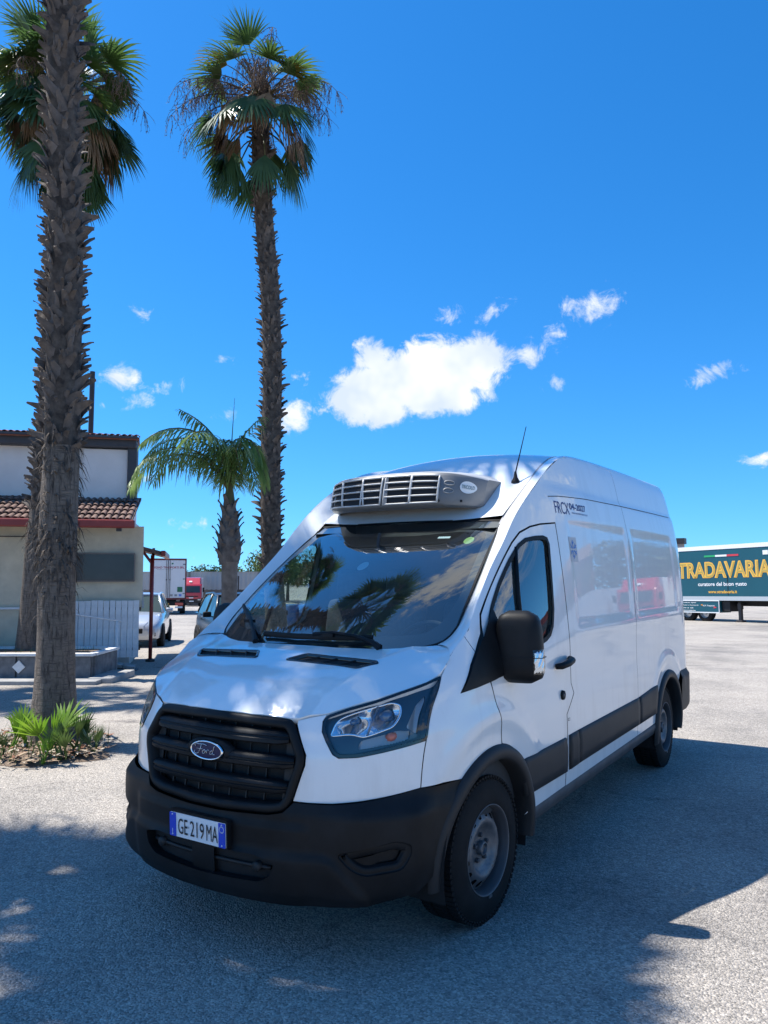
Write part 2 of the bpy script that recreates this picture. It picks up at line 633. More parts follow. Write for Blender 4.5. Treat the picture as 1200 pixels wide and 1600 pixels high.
taper_k = smooth_curve([(1.1, 0), (1.2, .003), (1.3, .012), (1.6, .046), (1.9, .078), (2.1, .092), (2.3, .095), (2.7, .095)], 1.0, 2.7, 300, .04)
lean = smooth_curve([(.2, 0), (.8, 0), (.9, .005), (1.0, .03), (1.06, .055), (1.15, .11), (1.25, .19), (1.4, .33)], .2, 1.5, 300, .015)
nose_w = smooth_curve([(0, 1), (.9, 1), (1.1, .8), (1.4, .2), (1.6, 0), (3, 0)], 0, 7, 400, .03)
AX = 1.61            # s of the front axle; s = y + AX along the flank
WB = 3.75

def sstep(a, b, v):
    t = np.clip((v - a) / (b - a), 0, 1)
    return t * t * (3 - 2 * t)

def emboss(s, z):
    y = s - AX
    m = 0
    for y0, y1 in ((1.36, 2.66), (2.82, 4.24)):
        m = m + sstep(y0 - .03, y0 + .035, y) * (1 - sstep(y1 - .035, y1 + .03, y))
    rec = m * sstep(1.375, 1.43, z) * (1 - sstep(2.04, 2.10, z))
    back = sstep(1.25, 1.45, y) * (1 - sstep(4.3, 4.5, y))
    line = np.exp(-((z - 1.34) / .035) ** 2) * back
    low = sstep(.9, 1.05, z) * (1 - sstep(1.15, 1.32, z)) * sstep(.2, .5, y) * (1 - sstep(4.2, 4.5, y))
    arch = np.exp(-((np.hypot(y - WB, z - .36) - .62) / .05) ** 2) * sstep(.55, .75, z) * .010
    fa = np.exp(-((np.hypot(y, z - .36) - .64) / .06) ** 2) * sstep(.6, .8, z) * .012
    top = sstep(2.27, 2.31, z) * .012 * sstep(1.0, 1.3, y)
    return -.008 * rec + .005 * line - .006 * low + arch + fa - top

def belt(s, z, off=0.0):
    """nose and flanks: s runs round the body from the middle of the nose, z is height"""
    s = np.asarray(s, float)
    z = np.asarray(z, float)
    sg = np.where(s < 0, -1.0, 1.0)
    a = np.abs(s)
    e = 2e-3
    lo, hi = np.maximum(a - e, 0), np.minimum(a + e, SL[-1])
    tx, ty = plan_x(hi) - plan_x(lo), plan_y(hi) - plan_y(lo)
    n = np.hypot(tx, ty) + 1e-12
    nx, ny = ty / n, -tx / n
    y = plan_y(a)
    o = off + emboss(a, z)
    tap = taper_k(z) * np.clip(1.8 - y, 0, None) ** 2 * np.clip((y + .9) / .6, 0, 1)
    X = plan_x(a) * prof(z) - tap + nx * o
    Y = y + lean(np.minimum(z, 1.45)) * nose_w(a) + ny * o
    return np.stack([X * sg, Y, z + 0 * a], -1)

def screen(x, z, off=0.0):
    """the raked windscreen"""
    t = (z - 1.345) / .712
    yb = -.3 + .18 * (x / .77) ** 2
    yt = .76 + .06 * (x / .7) ** 2
    return np.stack([x, yb + (yt - yb) * t - .035 * np.sin(np.pi * np.clip(t, 0, 1)) - off * .57, z + off * .82 + .0 * x], -1)

HOOD_PTS = [(0, -.912, 1.071), (.2, -.903, 1.070), (.4, -.872, 1.064), (.56, -.80, 1.09), (.64, -.74, 1.12), (.73, -.66, 1.15), (.80, -.55, 1.18), (.86, -.44, 1.21), (.89, -.35, 1.24),
            (.905, -.26, 1.31), (.90, -.19, 1.355), (.80, -.10, 1.36), (.66, -.19, 1.345), (.48, -.26, 1.335), (.26, -.305, 1.335), (0, -.31, 1.338),
            (0, -.53, 1.285), (0, -.75, 1.19), (.3, -.52, 1.28), (.58, -.46, 1.283), (.45, -.70, 1.19), (.74, -.4, 1.262), (.2, -.84, 1.125)]
HP = np.array(HOOD_PTS + [(-x, y, z) for x, y, z in HOOD_PTS if x > 0])

def tps_fit(P):
    n = len(P)
    d = np.hypot(P[:, None, 0] - P[None, :, 0], P[:, None, 1] - P[None, :, 1])
    K = np.where(d > 0, d * d * np.log(d + 1e-9), 0) + np.eye(n) * 2e-3
    A = np.zeros((n + 3, n + 3))
    A[:n, :n] = K
    A[:n, n], A[:n, n + 1:] = 1, P[:, :2]
    A[n, :n], A[n + 1:, :n] = 1, P[:, :2].T
    return np.linalg.solve(A, np.concatenate([P[:, 2], [0, 0, 0]]))

HW = tps_fit(HP)

def hood(x, y, off=0.0):
    x = np.asarray(x, float)
    y = np.asarray(y, float)
    d = np.hypot(x[..., None] - HP[:, 0], y[..., None] - HP[:, 1])
    K = np.where(d > 0, d * d * np.log(d + 1e-9), 0)
    n = len(HP)
    crease = .006 * np.exp(-((np.abs(x) - .62 - .25 * (y + .3)) / .03) ** 2)
    return np.stack([x, y - off * .4, K @ HW[:n] + HW[n] + HW[n + 1] * x + HW[n + 2] * y + off * .9 + crease], -1)

ditch = smooth_curve([(.6, 1.952), (.768, 2.053), (1.0, 2.195), (1.3, 2.378), (1.57, 2.525), (1.75, 2.575), (2.0, 2.60), (2.7, 2.618), (4.3, 2.635), (4.6, 2.63), (4.75, 2.60)], .6, 4.8, 500, .05)
crown = smooth_curve([(.7, 0), (.85, .004), (1.3, .05), (1.7, .06), (4.3, .06), (4.8, .03)], .6, 4.8, 300, .05)

def roof(x, y, off=0.0):
    x = np.asarray(x, float)
    y = np.asarray(y, float)
    rib = 0
    for c in (.12, .36, .56):
        rib = rib + np.exp(-((np.abs(x) - c) / .035) ** 2)
    rib = rib * .008 * sstep(1.8, 2.0, y) * (1 - sstep(4.3, 4.5, y))
    return np.stack([x, y, ditch(y) + crown(y) * (1 - (x / .705) ** 2) - rib + off], -1)

E2 = [(1.195, 1.311), (1.36, 1.364), (1.546, 1.43), (1.765, 1.604), (1.927, 1.742), (2.116, 1.891), (2.265, 2.03), (2.454, 2.18), (2.772, 2.374), (3.095, 2.518),
      (3.3, 2.548), (3.7, 2.562), (4.4, 2.575), (5.3, 2.59), (6.1, 2.595), (6.3, 2.58)]
ICRV = [(.745, -.118, 1.356), (.775, -.075, 1.378), (.797, .02, 1.445), (.778, .22, 1.601), (.76, .365, 1.71), (.742, .50, 1.818), (.721, .655, 1.937), (.705, .80, 2.056),
        (.705, 1.18, 2.30), (.705, 1.57, 2.525), (.705, 1.8, 2.58), (.705, 2.2, 2.603), (.705, 2.8, 2.619), (.705, 3.7, 2.629), (.705, 4.5, 2.633), (.68, 4.72, 2.605)]

def offset_poly(poly, d):
    """move an outline inwards (d > 0, counter-clockwise outline)"""
    q = np.array(poly, float)
    area = 0.5 * np.sum(q[:, 0] * np.roll(q[:, 1], -1) - np.roll(q[:, 0], -1) * q[:, 1])
    sg = 1 if area > 0 else -1
    e = np.roll(q, -1, 0) - q
    e /= np.hypot(*e.T)[:, None]
    n = np.stack([-e[:, 1], e[:, 0]], 1) * sg
    n0 = np.roll(n, 1, 0)
    b = n + n0
    b /= np.maximum(np.hypot(*b.T)[:, None], 1e-6)
    k = 1 / np.maximum((b * n).sum(1), .5)
    return [tuple(v) for v in q + b * (d * k)[:, None]]

# ------------------------------------------------------------------ the van: materials
def van_paint():
    """white paint under clear coat, with thin rain-streaked road dust"""
    m, nt, b = new_mat('white_paint')
    L, N = nt.links, nt.nodes
    tcn = N.new('ShaderNodeTexCoord')
    def nz_(sc, det):
        mp = N.new('ShaderNodeMapping'); mp.inputs['Scale'].default_value = sc
        L.new(tcn.outputs['Object'], mp.inputs[0])
        n = N.new('ShaderNodeTexNoise'); n.inputs['Scale'].default_value = 1; n.inputs['Detail'].default_value = det; n.inputs['Roughness'].default_value = .65
        L.new(mp.outputs[0], n.inputs['Vector'])
        return n.outputs[0]
    mu = N.new('ShaderNodeMath'); mu.operation = 'MULTIPLY'
    L.new(nz_((9, 9, 1.6), 6), mu.inputs[0]); L.new(nz_((1.1, 1.1, 1.1), 4), mu.inputs[1])
    r = N.new('ShaderNodeMapRange'); r.inputs[1].default_value = .25; r.inputs[2].default_value = .46; r.inputs[4].default_value = .28
    L.new(mu.outputs[0], r.inputs[0])
    sp = N.new('ShaderNodeTexNoise'); sp.inputs['Scale'].default_value = 120; sp.inputs['Detail'].default_value = 2
    L.new(tcn.outputs['Object'], sp.inputs['Vector'])
    sr = N.new('ShaderNodeMapRange'); sr.inputs[1].default_value = .70; sr.inputs[2].default_value = .78; sr.inputs[4].default_value = .30
    L.new(sp.outputs[0], sr.inputs[0])
    ad = N.new('ShaderNodeMath'); ad.operation = 'MAXIMUM'
    L.new(r.outputs[0], ad.inputs[0]); L.new(sr.outputs[0], ad.inputs[1])
    mx = N.new('ShaderNodeMix'); mx.data_type = 'RGBA'
    mx.inputs[6].default_value = (.79, .80, .785, 1); mx.inputs[7].default_value = (.42, .39, .35, 1)
    L.new(ad.outputs[0], mx.inputs[0]); L.new(mx.outputs[2], b.inputs['Base Color'])
    b.inputs['Roughness'].default_value = .4
    b.inputs['Specular IOR Level'].default_value = .15
    b.inputs['Coat Weight'].default_value = 1.0
    b.inputs['Coat IOR'].default_value = 1.6
    cr = N.new('ShaderNodeMapRange'); cr.inputs[3].default_value = .02; cr.inputs[4].default_value = .30; cr.inputs[2].default_value = .30
    L.new(ad.outputs[0], cr.inputs[0]); L.new(cr.outputs[0], b.inputs['Coat Roughness'])
    return m
m_white = van_paint()
m_plastic = pbr('black_plastic', (.009, .0095, .0105), rough=.5, spec=.20, var=.45, vscale=3.5, bump=.05, bscale=400)
m_plastic2 = pbr('grey_black_plastic', (.021, .0205, .021), rough=.55, spec=.35, var=.18, vscale=4, bump=.06, bscale=300)
m_gloss = pbr('gloss_black', (.010, .011, .013), rough=.10, coat=.6)
m_dark = pbr('void_black', (.006, .006, .007), rough=.8)
m_rubber = pbr('tyre_rubber', (.010, .010, .0105), rough=.75, spec=.22, var=.3, vscale=9, bump=.1, bscale=120)
m_steel = pbr('wheel_steel', (.135, .14, .148), rough=.45, metal=.55, var=.2, vscale=14)
m_rimdark = pbr('wheel_dark_grey', (.05, .05, .055), rough=.6)  # one even dark grey for the rim lips and wheel nuts
m_chrome = pbr('chrome', (.82, .84, .86), rough=.06, metal=1.0)
m_reflector = pbr('lamp_reflector', (.74, .77, .80), rough=.13, metal=.85)
m_bezel = pbr('lamp_bezel', (.022, .034, .046), rough=.25, coat=.5)
m_seam = pbr('panel_gap', (.02, .02, .022), rough=.8)
m_screen = glass('windscreen_glass', (.76, .88, .88), boost=2.6, dust=.010)
m_window = glass('door_glass', (.72, .84, .84), boost=2.4, dust=.02)
m_lens = glass('lamp_lens', (.93, .95, .97), boost=1.2)
m_frit = pbr('screen_edge', (.012, .012, .013), rough=.35)
m_cab = pbr('cab_trim', (.028, .034, .040), rough=.75, var=.12)
m_cabdark = pbr('cab_dark', (.025, .028, .032), rough=.8)
m_seat = pbr('seat_cloth', (.045, .048, .055), rough=.9, var=.2, vscale=30)
m_unit = pbr('unit_grey', (.145, .15, .155), rough=.40, var=.08, vscale=8)
m_unitlight = pbr('unit_light', (.46, .46, .45), rough=.42, var=.06, vscale=8)
m_sill = pbr('sill_grey', (.06, .065, .07), rough=.6, var=.25, vscale=7)
m_plate = pbr('plate_white', (.74, .75, .76), rough=.35)
m_blue = pbr('plate_blue', (.012, .06, .52), rough=.35)
m_ink = pbr('plate_ink', (.012, .012, .014), rough=.5)
m_navy = pbr('navy_film', (.014, .022, .15), rough=.4)
m_sticker = pbr('faded_sticker', (.52, .52, .52), rough=.5)
m_snow = pbr('snow_blue', (.03, .18, .55), rough=.4)
m_badge = pbr('badge_blue', (.004, .011, .06), rough=.3, spec=.3)
m_amber = pbr('amber_lamp', (.75, .14, .03), rough=.2, coat=.8)
m_red = pbr('red_lamp', (.5, .02, .02), rough=.2, coat=.8)
m_hi = pbr('hi_vis_yellow', (.75, .75, .04), rough=.7)

van = empty('delivery_van', (0, 0, 0))
tag(van, 'white refrigerated delivery van with black bumper and grille, parked on the asphalt', 'van')

def flip(V):
    V = np.array(V, float)
    V[:, 0] *= -1
    return V

def pair(name, V, F, mat, parent=van, smooth=True, fm=None, rename=None):
    """the near-side piece and its mirror twin on the far side"""
    parents = parent if isinstance(parent, tuple) else (parent, parent)
    a = link(name, mesh_data(name, V, F, mat, smooth, fm), parents[0])
    b = link(name, mesh_data(name, flip(V), [tuple(f)[::-1] for f in F], mat, smooth, fm), parents[1])
    return a, b

def bpanel(name, outer, holes=(), off=0.0, mat=None, step=.03, g=None, parent=van):
    V, F = sheet(outer, holes, lambda s, z: belt(s, z, off), step, g)
    return pair(name, V, F, mat or m_white, parent)

def ell(c, ra, rb, rt, a0, a1, n=28):
    """wheel arch outline: front radius ra, rear radius rb, top rt; angles from the front (180) to the rear (0)"""
    o = []
    for a in np.linspace(a0, a1, n):
        o.append((c + math.cos(R(a)) * (ra if math.cos(R(a)) < 0 else rb), .36 + math.sin(R(a)) * rt))
    return o

ARF = lambda a0, a1, n=28: ell(AX, .52, .50, .50, a0, a1, n)
ARR = lambda a0, a1, n=28: ell(AX + WB, .50, .50, .50, a0, a1, n)
LAMP = [(.577, 1.083), (.662, 1.114), (.773, 1.144), (.89, 1.179), (1.005, 1.207), (1.109, 1.233), (1.103, 1.188), (1.076, 1.108), (1.066, 1.043), (1.061, .967),
        (.971, .954), (.841, .933), (.745, .918), (.663, .915), (.637, .929), (.600, .978), (.574, 1.019), (.566, 1.06)]
LAMP = round_poly(LAMP, .014, 3)
BTOP = [(.469, .718), (.528, .717), (.64, .717), (.75, .726), (.862, .739), (1.035, .762), (1.161, .766)]

# white corner of the nose, beside the grille and under the lamp
nose = [(.447, 1.058), (.449, 1.043), (.517, .92), (.516, .876), (.464, .722)] + [(s, z + .002) for s, z in BTOP[1:6]] + \
       [(1.058, .962), (.971, .948), (.841, .927), (.745, .912), (.660, .909), (.632, .924), (.595, .975), (.568, 1.017), (.560, 1.06), (.571, 1.087), (.50, 1.073)]
bpanel('nose_panel', nose, step=.02)
# front wing with the arch cut out
seal_tri = [(1.291, 1.148), (1.415, 1.267), (1.605, 1.396)]
fender = [(1.040, .764), (1.064, .962), (1.070, 1.043), (1.080, 1.108), (1.107, 1.188), (1.120, 1.235), (1.192, 1.308), (1.36, 1.364), (1.47, 1.403), (1.53, 1.325),
          (1.432, 1.268), (1.287, 1.146), (1.45, 1.158), (1.603, 1.172), (1.619, 1.125), (1.638, 1.044), (1.673, .959), (1.688, .856)] + ARF(82, 127, 14) + [(1.161, .768)]
bpanel('front_wing', fender, step=.02)
# A-pillar outer face, door surround and the first half of the load bay
MID = [(4.335, 2.572), (4.318, 2.30), (4.345, 1.9), (4.345, 1.382), (4.33, .752), (4.30, .452)]
side1 = [(1.474, 1.406)] + E2[2:12] + MID + [(2.645, .432), (2.688, .751), (2.682, .853), (2.826, .966), (2.786, 1.035), (2.79, 1.354), (2.786, 1.666), (2.784, 1.912), (2.784, 2.054),
         (2.578, 2.036), (2.449, 2.014), (2.317, 1.973), (2.211, 1.907), (2.080, 1.805), (1.878, 1.646), (1.702, 1.507), (1.671, 1.455), (1.645, 1.41), (1.535, 1.328)]
bpanel('side_panel', side1, step=.03, g=.025)
side2 = [(s + .006, z) for s, z in MID] + [(4.87, .46)] + ARR(168, 40, 24) + [(AX + WB + .47, .80), (6.52, .80), (6.52, 2.2), (6.42, 2.5), (6.3, 2.58), (6.1, 2.595), (5.3, 2.59), (4.4, 2.575)]
bpanel('rear_side_panel', side2, step=.03, g=.025)
# roof seam strip, just a dark joint along the high roof
V, F = sheet([(2.75, 2.219), (2.9, 2.232), (3.4, 2.252), (4.3, 2.270), (5.4, 2.283), (6.05, 2.286), (6.05, 2.291), (5.4, 2.288), (4.3, 2.275), (3.4, 2.257), (2.9, 2.237), (2.75, 2.224)], (), lambda s, z: belt(s, z, .0015), .05)
pair('roof_joint', V, F, m_seam)

# doors
OPEN = [(1.835, 1.544), (1.97, 1.665), (2.14, 1.80), (2.272, 1.892), (2.363, 1.93), (2.486, 1.948), (2.582, 1.954), (2.630, 1.944), (2.645, 1.907), (2.626, 1.786), (2.601, 1.627), (2.579, 1.502), (2.536, 1.403), (2.479, 1.352),
        (2.411, 1.327), (2.267, 1.3), (1.83, 1.2), (1.72, 1.19), (1.74, 1.35), (1.77, 1.475)]
door_out = [(1.693, .862), (1.678, .959), (1.643, 1.044), (1.624, 1.125), (1.612, 1.17), (1.66, 1.38), (1.685, 1.453), (1.712, 1.502), (1.883, 1.641), (2.085, 1.799), (2.216, 1.900), (2.321, 1.965), (2.449, 2.006), (2.578, 2.028), (2.778, 2.047),
            (2.778, 1.912), (2.780, 1.666), (2.784, 1.354), (2.780, 1.035), (2.819, .967), (2.676, .855), (2.681, .751), (2.638, .432), (1.98, .425)] + ARF(10, 80, 14)
doors = bpanel('door', offset_poly(door_out, .003), [OPEN], step=.025)
for o, w in zip(doors, ('near', 'far')):
    pass
Vg, Fg = sheet(OPEN, (), lambda s, z: belt(s, z, -.012), .06)
pair('window', Vg, Fg, m_window, doors)
Vs, Fs = sheet(offset_poly(OPEN, -.006), [offset_poly(OPEN, .02)], lambda s, z: belt(s, z, .003), .03)
pair('window_seal', Vs, Fs, m_plastic, doors)
mb = MB()
mb.tube([belt(2.245, 1.875, -.004), belt(2.16, 1.6, -.004), belt(2.08, 1.25, -.004)], .014, 6)
pair('window_divider', mb.V, mb.F, m_plastic, doors)
# black sail panel in front of the window
SAIL = [(1.292, 1.150), (1.37, 1.213), (1.432, 1.266), (1.53, 1.328), (1.644, 1.396), (1.75, 1.475), (1.835, 1.544), (1.845, 1.45), (1.845, 1.33), (1.85, 1.205), (1.640, 1.178), (1.45, 1.16)]
V, F = sheet(SAIL, (), lambda s, z: belt(s, z, .006 + .012 * np.sin(np.clip((z - 1.15) / .4, 0, 1) * math.pi)), .03)
pair('sail_panel', V, F, m_plastic, doors)
# door handle, lock, small mark
mb = MB()
mb.tube([belt(2.50, 1.163, .012), belt(2.53, 1.166, .040), (belt(2.62, 1.174, .046)), belt(2.70, 1.185, .042), belt(2.735, 1.192, .014)], [.017, .021, .023, .022, .018], 8)
pair('door_handle', mb.V, mb.F, m_plastic, doors)
mb = MB()
c = belt(2.607, .981, .0)
mb.lathe([(.0, .012), (.012, .012), (.014, .016), (.027, .014), (.030, .0)], 16, 'X', c)
pair('lock', mb.V, mb.F, m_plastic, doors)
mb = MB()
mb.lathe([(.0, .017), (.010, .015), (.011, .010)], 12, 'X', c)
pair('lock_barrel', mb.V, mb.F, m_steel, doors)
V, F = sheet([(2.585, 1.19), (2.60, 1.215), (2.635, 1.225), (2.665, 1.215), (2.675, 1.15), (2.65, 1.13), (2.61, 1.13)], (), lambda s, z: belt(s, z, -.003), .02)

# black rub strips low on the flank
def strip(name, s0, s1, z0a, z1a, z0b, z1b, parent, cut0=0.0, cut1=0.0, mat=None):
    rows = []
    n = max(4, int((s1 - s0) / .06))
    prof_ = [(0, .000), (.03, .014), (.30, .017), (.72, .017), (.86, .013), (.97, .010), (1, .000)]
    V = []
    for i in range(n + 1):
        t = i / n
        s = s0 + (s1 - s0) * t
        z0, z1 = z0a + (z0b - z0a) * t, z1a + (z1b - z1a) * t
        for q, o in prof_:
            V.append(belt(s + (cut0 * (1 - t)) * q + cut1 * t * q, z0 + (z1 - z0) * q, o + .001))
    F = grid_faces(n + 1, len(prof_))
    k = len(prof_)
    F += [tuple(range(k))[::-1], tuple(range(n * k, n * k + k))]
    return pair(name, V, F, mat or m_plastic2, parent)

strip('rub_strip', 1.985, 2.640, .520, .722, .513, .722, doors, cut0=-.045)
strip('rub_strip', 2.705, 2.862, .515, .725, .518, .728, van, mat=m_plastic2)
strip('rub_strip', 2.868, 4.325, .520, .728, .530, .742, van)
strip('rub_strip', 4.345, 4.875, .530, .742, .535, .775, van, cut1=.03)
# sill below the doors
V = []
n = 40
sp = [(.432, -.004), (.425, .004), (.40, .006), (.345, -.01), (.33, -.05), (.33, -.2)]
for i in range(n + 1):
    s = 2.06 + (4.95 - 2.06) * i / n
    for z, o in sp:
        V.append(belt(s, z + .022 * i / n, o))
pair('sill', V, grid_faces(n + 1, len(sp)), m_sill)

# wheel arch trims
def arch(name, c, ra, rb, a0, a1):
    P = [(1.0, .002), (.985, .020), (.93, .028), (.875, .027), (.855, .014), (.85, -.03), (.85, -.16)]
    V = []
    n = 44
    for i in range(n + 1):
        a = R(a0 + (a1 - a0) * i / n)
        r0 = ra if math.cos(a) < 0 else rb
        for k, o in P:
            V.append(belt(c + math.cos(a) * r0 * k, .36 + math.sin(a) * .50 * k, o))
    return pair(name, V, grid_faces(n + 1, len(P)), m_plastic2)

arch('front_arch_trim', AX, .525, .505, 188, -8)
arch('rear_arch_trim', AX + WB, .505, .505, 190, -12)
for yc in (0, WB):
    mb = MB()
    mb.lathe([(.475, .97), (.475, .45), (.0, .45)], 32, 'X', (0, yc, .36), a0=R(-15), a1=R(195))
    pair('wheel_well', mb.V, mb.F, m_dark)

# nose: bumper
def bump_off(z):
    return np.interp(z, [.22, .27, .33, .45, .60, .67, .70, .735, .78], [-.07, -.015, .014, .026, .030, .028, .018, .006, .004])
def bump_off2(s, z):
    a = np.abs(s)
    skid = sstep(.66 + (.50 - z) * .9, .60 + (.50 - z) * .9, a) * sstep(.515, .49, z)
    ledge = sstep(.632, .618, z) * sstep(.56, .50, a)
    corner = sstep(.50, .82, a) * (1 - sstep(.98, 1.14, a)) * sstep(.76, .66, z)
    return bump_off(z) + .016 * skid + .010 * ledge + .034 * corner
hole = round_poly([(-.40, .470), (-.385, .412), (-.33, .378), (0, .366), (.33, .378), (.385, .412), (.40, .470), (.30, .492), (-.30, .492)], .02)
bl = [(0, .280), (.45, .284), (.80, .300), (1.0, .330), (1.095, .375), (1.092, .45)] + ARF(168, 127, 12) + BTOP[::-1][1:] + [(.452, .700), (.424, .674), (.352, .659), (.098, .648), (0, .647)]
bl = bl + [(-s, z) for s, z in bl[::-1] if s > 1e-6]
FOG = round_poly([(.655, .520), (.90, .572), (.965, .545), (.965, .505), (.93, .442), (.77, .428), (.715, .455)], .03)
FOG2 = offset_poly(FOG, .034)
fogs = [FOG, [(-s, z) for s, z in FOG][::-1]]
V, F = sheet(bl, [hole] + fogs, lambda s, z: belt(s, z, bump_off2(s, z)), .018)
bumper = link('front_bumper', mesh_data('front_bumper', V, F, m_plastic, True), van)
# recessed blind fog-lamp pockets
fv = []
for ring, o in ((FOG, 0), (FOG, -.008), (offset_poly(FOG, .010), -.010), (offset_poly(FOG, .030), -.004), (offset_poly(FOG, .034), -.012), (offset_poly(FOG, .040), -.022)):
    fv += [belt(s, z, bump_off2(s, z) + o) for s, z in ring]
nf = len(FOG)
ff = grid_faces(6, nf, True)
fc = offset_poly(FOG, .040)
cv, cf = sheet(fc, (), lambda s, z: belt(s, z, bump_off2(s, z) - .022 - .012 * sstep(.80, .84, s)), .02)
o0 = len(fv)
fv = np.concatenate([np.array(fv), cv])
ff = ff + [tuple(int(i) + o0 for i in f) for f in cf]
pair('fog_lamp_pocket', fv, ff, m_plastic, bumper)
# lower intake
V, F = sheet(offset_poly(hole, -.07), (), lambda s, z: belt(s, z, bump_off2(s, z) - .046), .04)
link('intake_back', mesh_data('intake_back', V, F, m_dark, True), bumper)
vv = []
for o in (0, -.05):
    vv += [belt(s, z, bump_off2(s, z) + o) for s, z in hole]
link('intake_lip', mesh_data('intake_lip', vv, grid_faces(2, len(hole), True), m_plastic, True), bumper)
mb = MB()
mb.tube([belt(s, .432, .012) for s in np.linspace(-.37, .37, 25)], .009, 6)
for s in np.linspace(-.33, .33, 9):
    mb.tube([belt(s, .37, -.01), belt(s, .49, -.01)], .003, 5)
for s in (-.30, .30):
    mb.lathe([(.0, .0), (.022, .0), (.022, .03)], 12, 'Y', belt(s, .432, .03))
mb.build('intake_bars', m_plastic2, bumper, True)
V, F = sheet(round_poly([(-.070, .366), (.070, .366), (.070, .50), (-.070, .50)], .015), (), lambda s, z: belt(s, z, bump_off2(s, z) - .022), .03)
link('tow_cover', mesh_data('tow_cover', V, F, m_plastic, True), bumper)
# shadow skirt under the nose, so the engine bay is closed
V, F = sheet([(-1.05, .30), (1.05, .30), (1.10, .9), (.9, 1.02), (.5, 1.02), (-.5, 1.02), (-.9, 1.02), (-1.10, .9)], (), lambda s, z: belt(s, z, -.11), .08)
link('engine_bay_lining', mesh_data('engine_bay_lining', V, F, m_dark, True), van)

for sg in (-1, 1):
    V, F = sheet([(sg * .40, .60), (sg * 1.12, .60), (sg * 1.14, .84), (sg * .56, .84), (sg * .47, .74)], (), lambda s, z: belt(s, z, -.022), .05)
    link('nose_lining', mesh_data('nose_lining', V, F, m_dark, True), van)

# number plate
plate = empty('number_plate', (0, -1.026, .556))
plate.parent = van
plate.rotation_euler = (R(3), 0, 0)
def flat_xz(V, y=0.0, dx=0.0, dz=0.0):
    V = np.asarray(V, float)
    return np.stack([V[:, 0] + dx, np.full(len(V), y), V[:, 1] + dz], -1)
mb = MB()
mb.prism(round_poly([(-.186, -.062), (.186, -.062), (.186, .066), (-.186, .066)], .012), lambda a, b: (a, -.006, b), lambda a, b: (a, .02, b))
mb.build('plate_frame', m_plastic, plate)
mb = MB()
mb.prism(round_poly([(-.177, -.054), (.177, -.054), (.177, .054), (-.177, .054)], .006), lambda a, b: (a, -.010, b), lambda a, b: (a, -.004, b))
mb.build('plate_face', m_plate, plate)
for a0, a1 in ((-.1768, -.136), (.136, .1768)):
    mb = MB()
    mb.prism(round_poly([(a0, -.0535), (a1, -.0535), (a1, .0535), (a0, .0535)], .004), lambda a, b: (a, -.0125, b), lambda a, b: (a, -.009, b))
    mb.build('plate_band', m_blue, plate)
mb = MB()
for tx, w, h, cx in (('GE', .062, .070, -.0915), ('219', .088, .070, .0), ('MA', .070, .070, .0945)):
    v, f = fit_text(tx, w, h, .0)
    mb.add(flat_xz(v, -.0133, cx + .002, -.002), f)
v, f = fit_text('o', .008, .008)
mb.add(flat_xz(v, -.0133, -.052, .0), f)
mb.build('plate_characters', m_ink, plate)
mb = MB()
v, f = fit_text('I', .004, .022)
mb.add(flat_xz(v, -.0135, -.157, -.03), f)
for i in range(14):
    a = 2 * math.pi * i / 14
    mb.box((.157 + math.cos(a) * .013, -.0135, .026 + math.sin(a) * .013), (.004, .001, .004))
mb.build('plate_marks', pbr('plate_mark', (.55, .6, .7), rough=.4), plate)
for sx in (-.157, .157):
    for sz in (-.044, .046):
        mb = MB()
        mb.lathe([(.0, -.003), (.003, -.003), (.004, .0)], 8, 'Y', (sx, -.0125, sz))
        mb.build('plate_rivet', pbr('plate_mark', (.55, .6, .7)), plate)

# grille
GR = [(.0, 1.073), (.25, 1.070), (.408, 1.064), (.443, 1.038), (.511, .92), (.51, .876), (.457, .715), (.424, .676), (.352, .661), (.098, .65), (0, .65)]
GR = GR + [(-s, z) for s, z in GR[::-1] if s > 1e-6]
GRR = round_poly(GR, .022, 3)
grille = None
V = []
rings = [(0.0, -.004), (.002, .012), (.010, .018), (.030, .016), (.040, .006), (.046, -.03)]
for d, o in rings:
    V += [belt(s, z, o) for s, z in offset_poly(GRR, d)]
grille = link('grille', mesh_data('grille', V, grid_faces(len(rings), len(GRR), True), m_plastic, True), van)
V, F = sheet(offset_poly(GRR, .03), (), lambda s, z: belt(s, z, -.055), .05)
link('grille_back', mesh_data('grille_back', V, F, m_dark, True), grille)
for zc, hl in ((.985, .425), (.883, .462), (.775, .435)):
    ss = np.linspace(-hl, hl, 41)
    V = []
    P = [(-.030, -.02), (-.030, .004), (-.023, .014), (-.008, .016), (-.004, .010), (.004, .010), (.008, .017), (.018, .014), (.027, .000), (.030, -.02)]
    for s in ss:
        k = 1 - .25 * sstep(hl - .06, hl, abs(s))
        e = .012 * sstep(hl - .03, hl, abs(s))
        for dz, o in P:
            V.append(belt(s, zc + dz * k, o - e))
    F = grid_faces(len(ss), len(P)) + [tuple(range(len(P)))[::-1], tuple(range((len(ss) - 1) * len(P), len(ss) * len(P)))]
    link('slat', mesh_data('slat', V, F, m_plastic, True), grille).data.set_sharp_from_angle(angle=R(50))
mb = MB()
for s in np.linspace(-.40, .40, 9):
    mb.bar(belt(s, .70, -.035), belt(s, 1.03, -.035), .006, .012)
mb.bar(belt(-.45, .88, -.04), belt(-.02, .88, -.04), .01, .02)
for sg in (-1, 1):
    V0 = [belt(sg * a, z, -.02) for a, z in ((.40, .72), (.455, .73), (.49, .90), (.43, 1.02), (.40, 1.03))]
    mb.add(V0, [(0, 1, 2, 3, 4)])
mb.build('grille_bars', m_plastic2, grille)
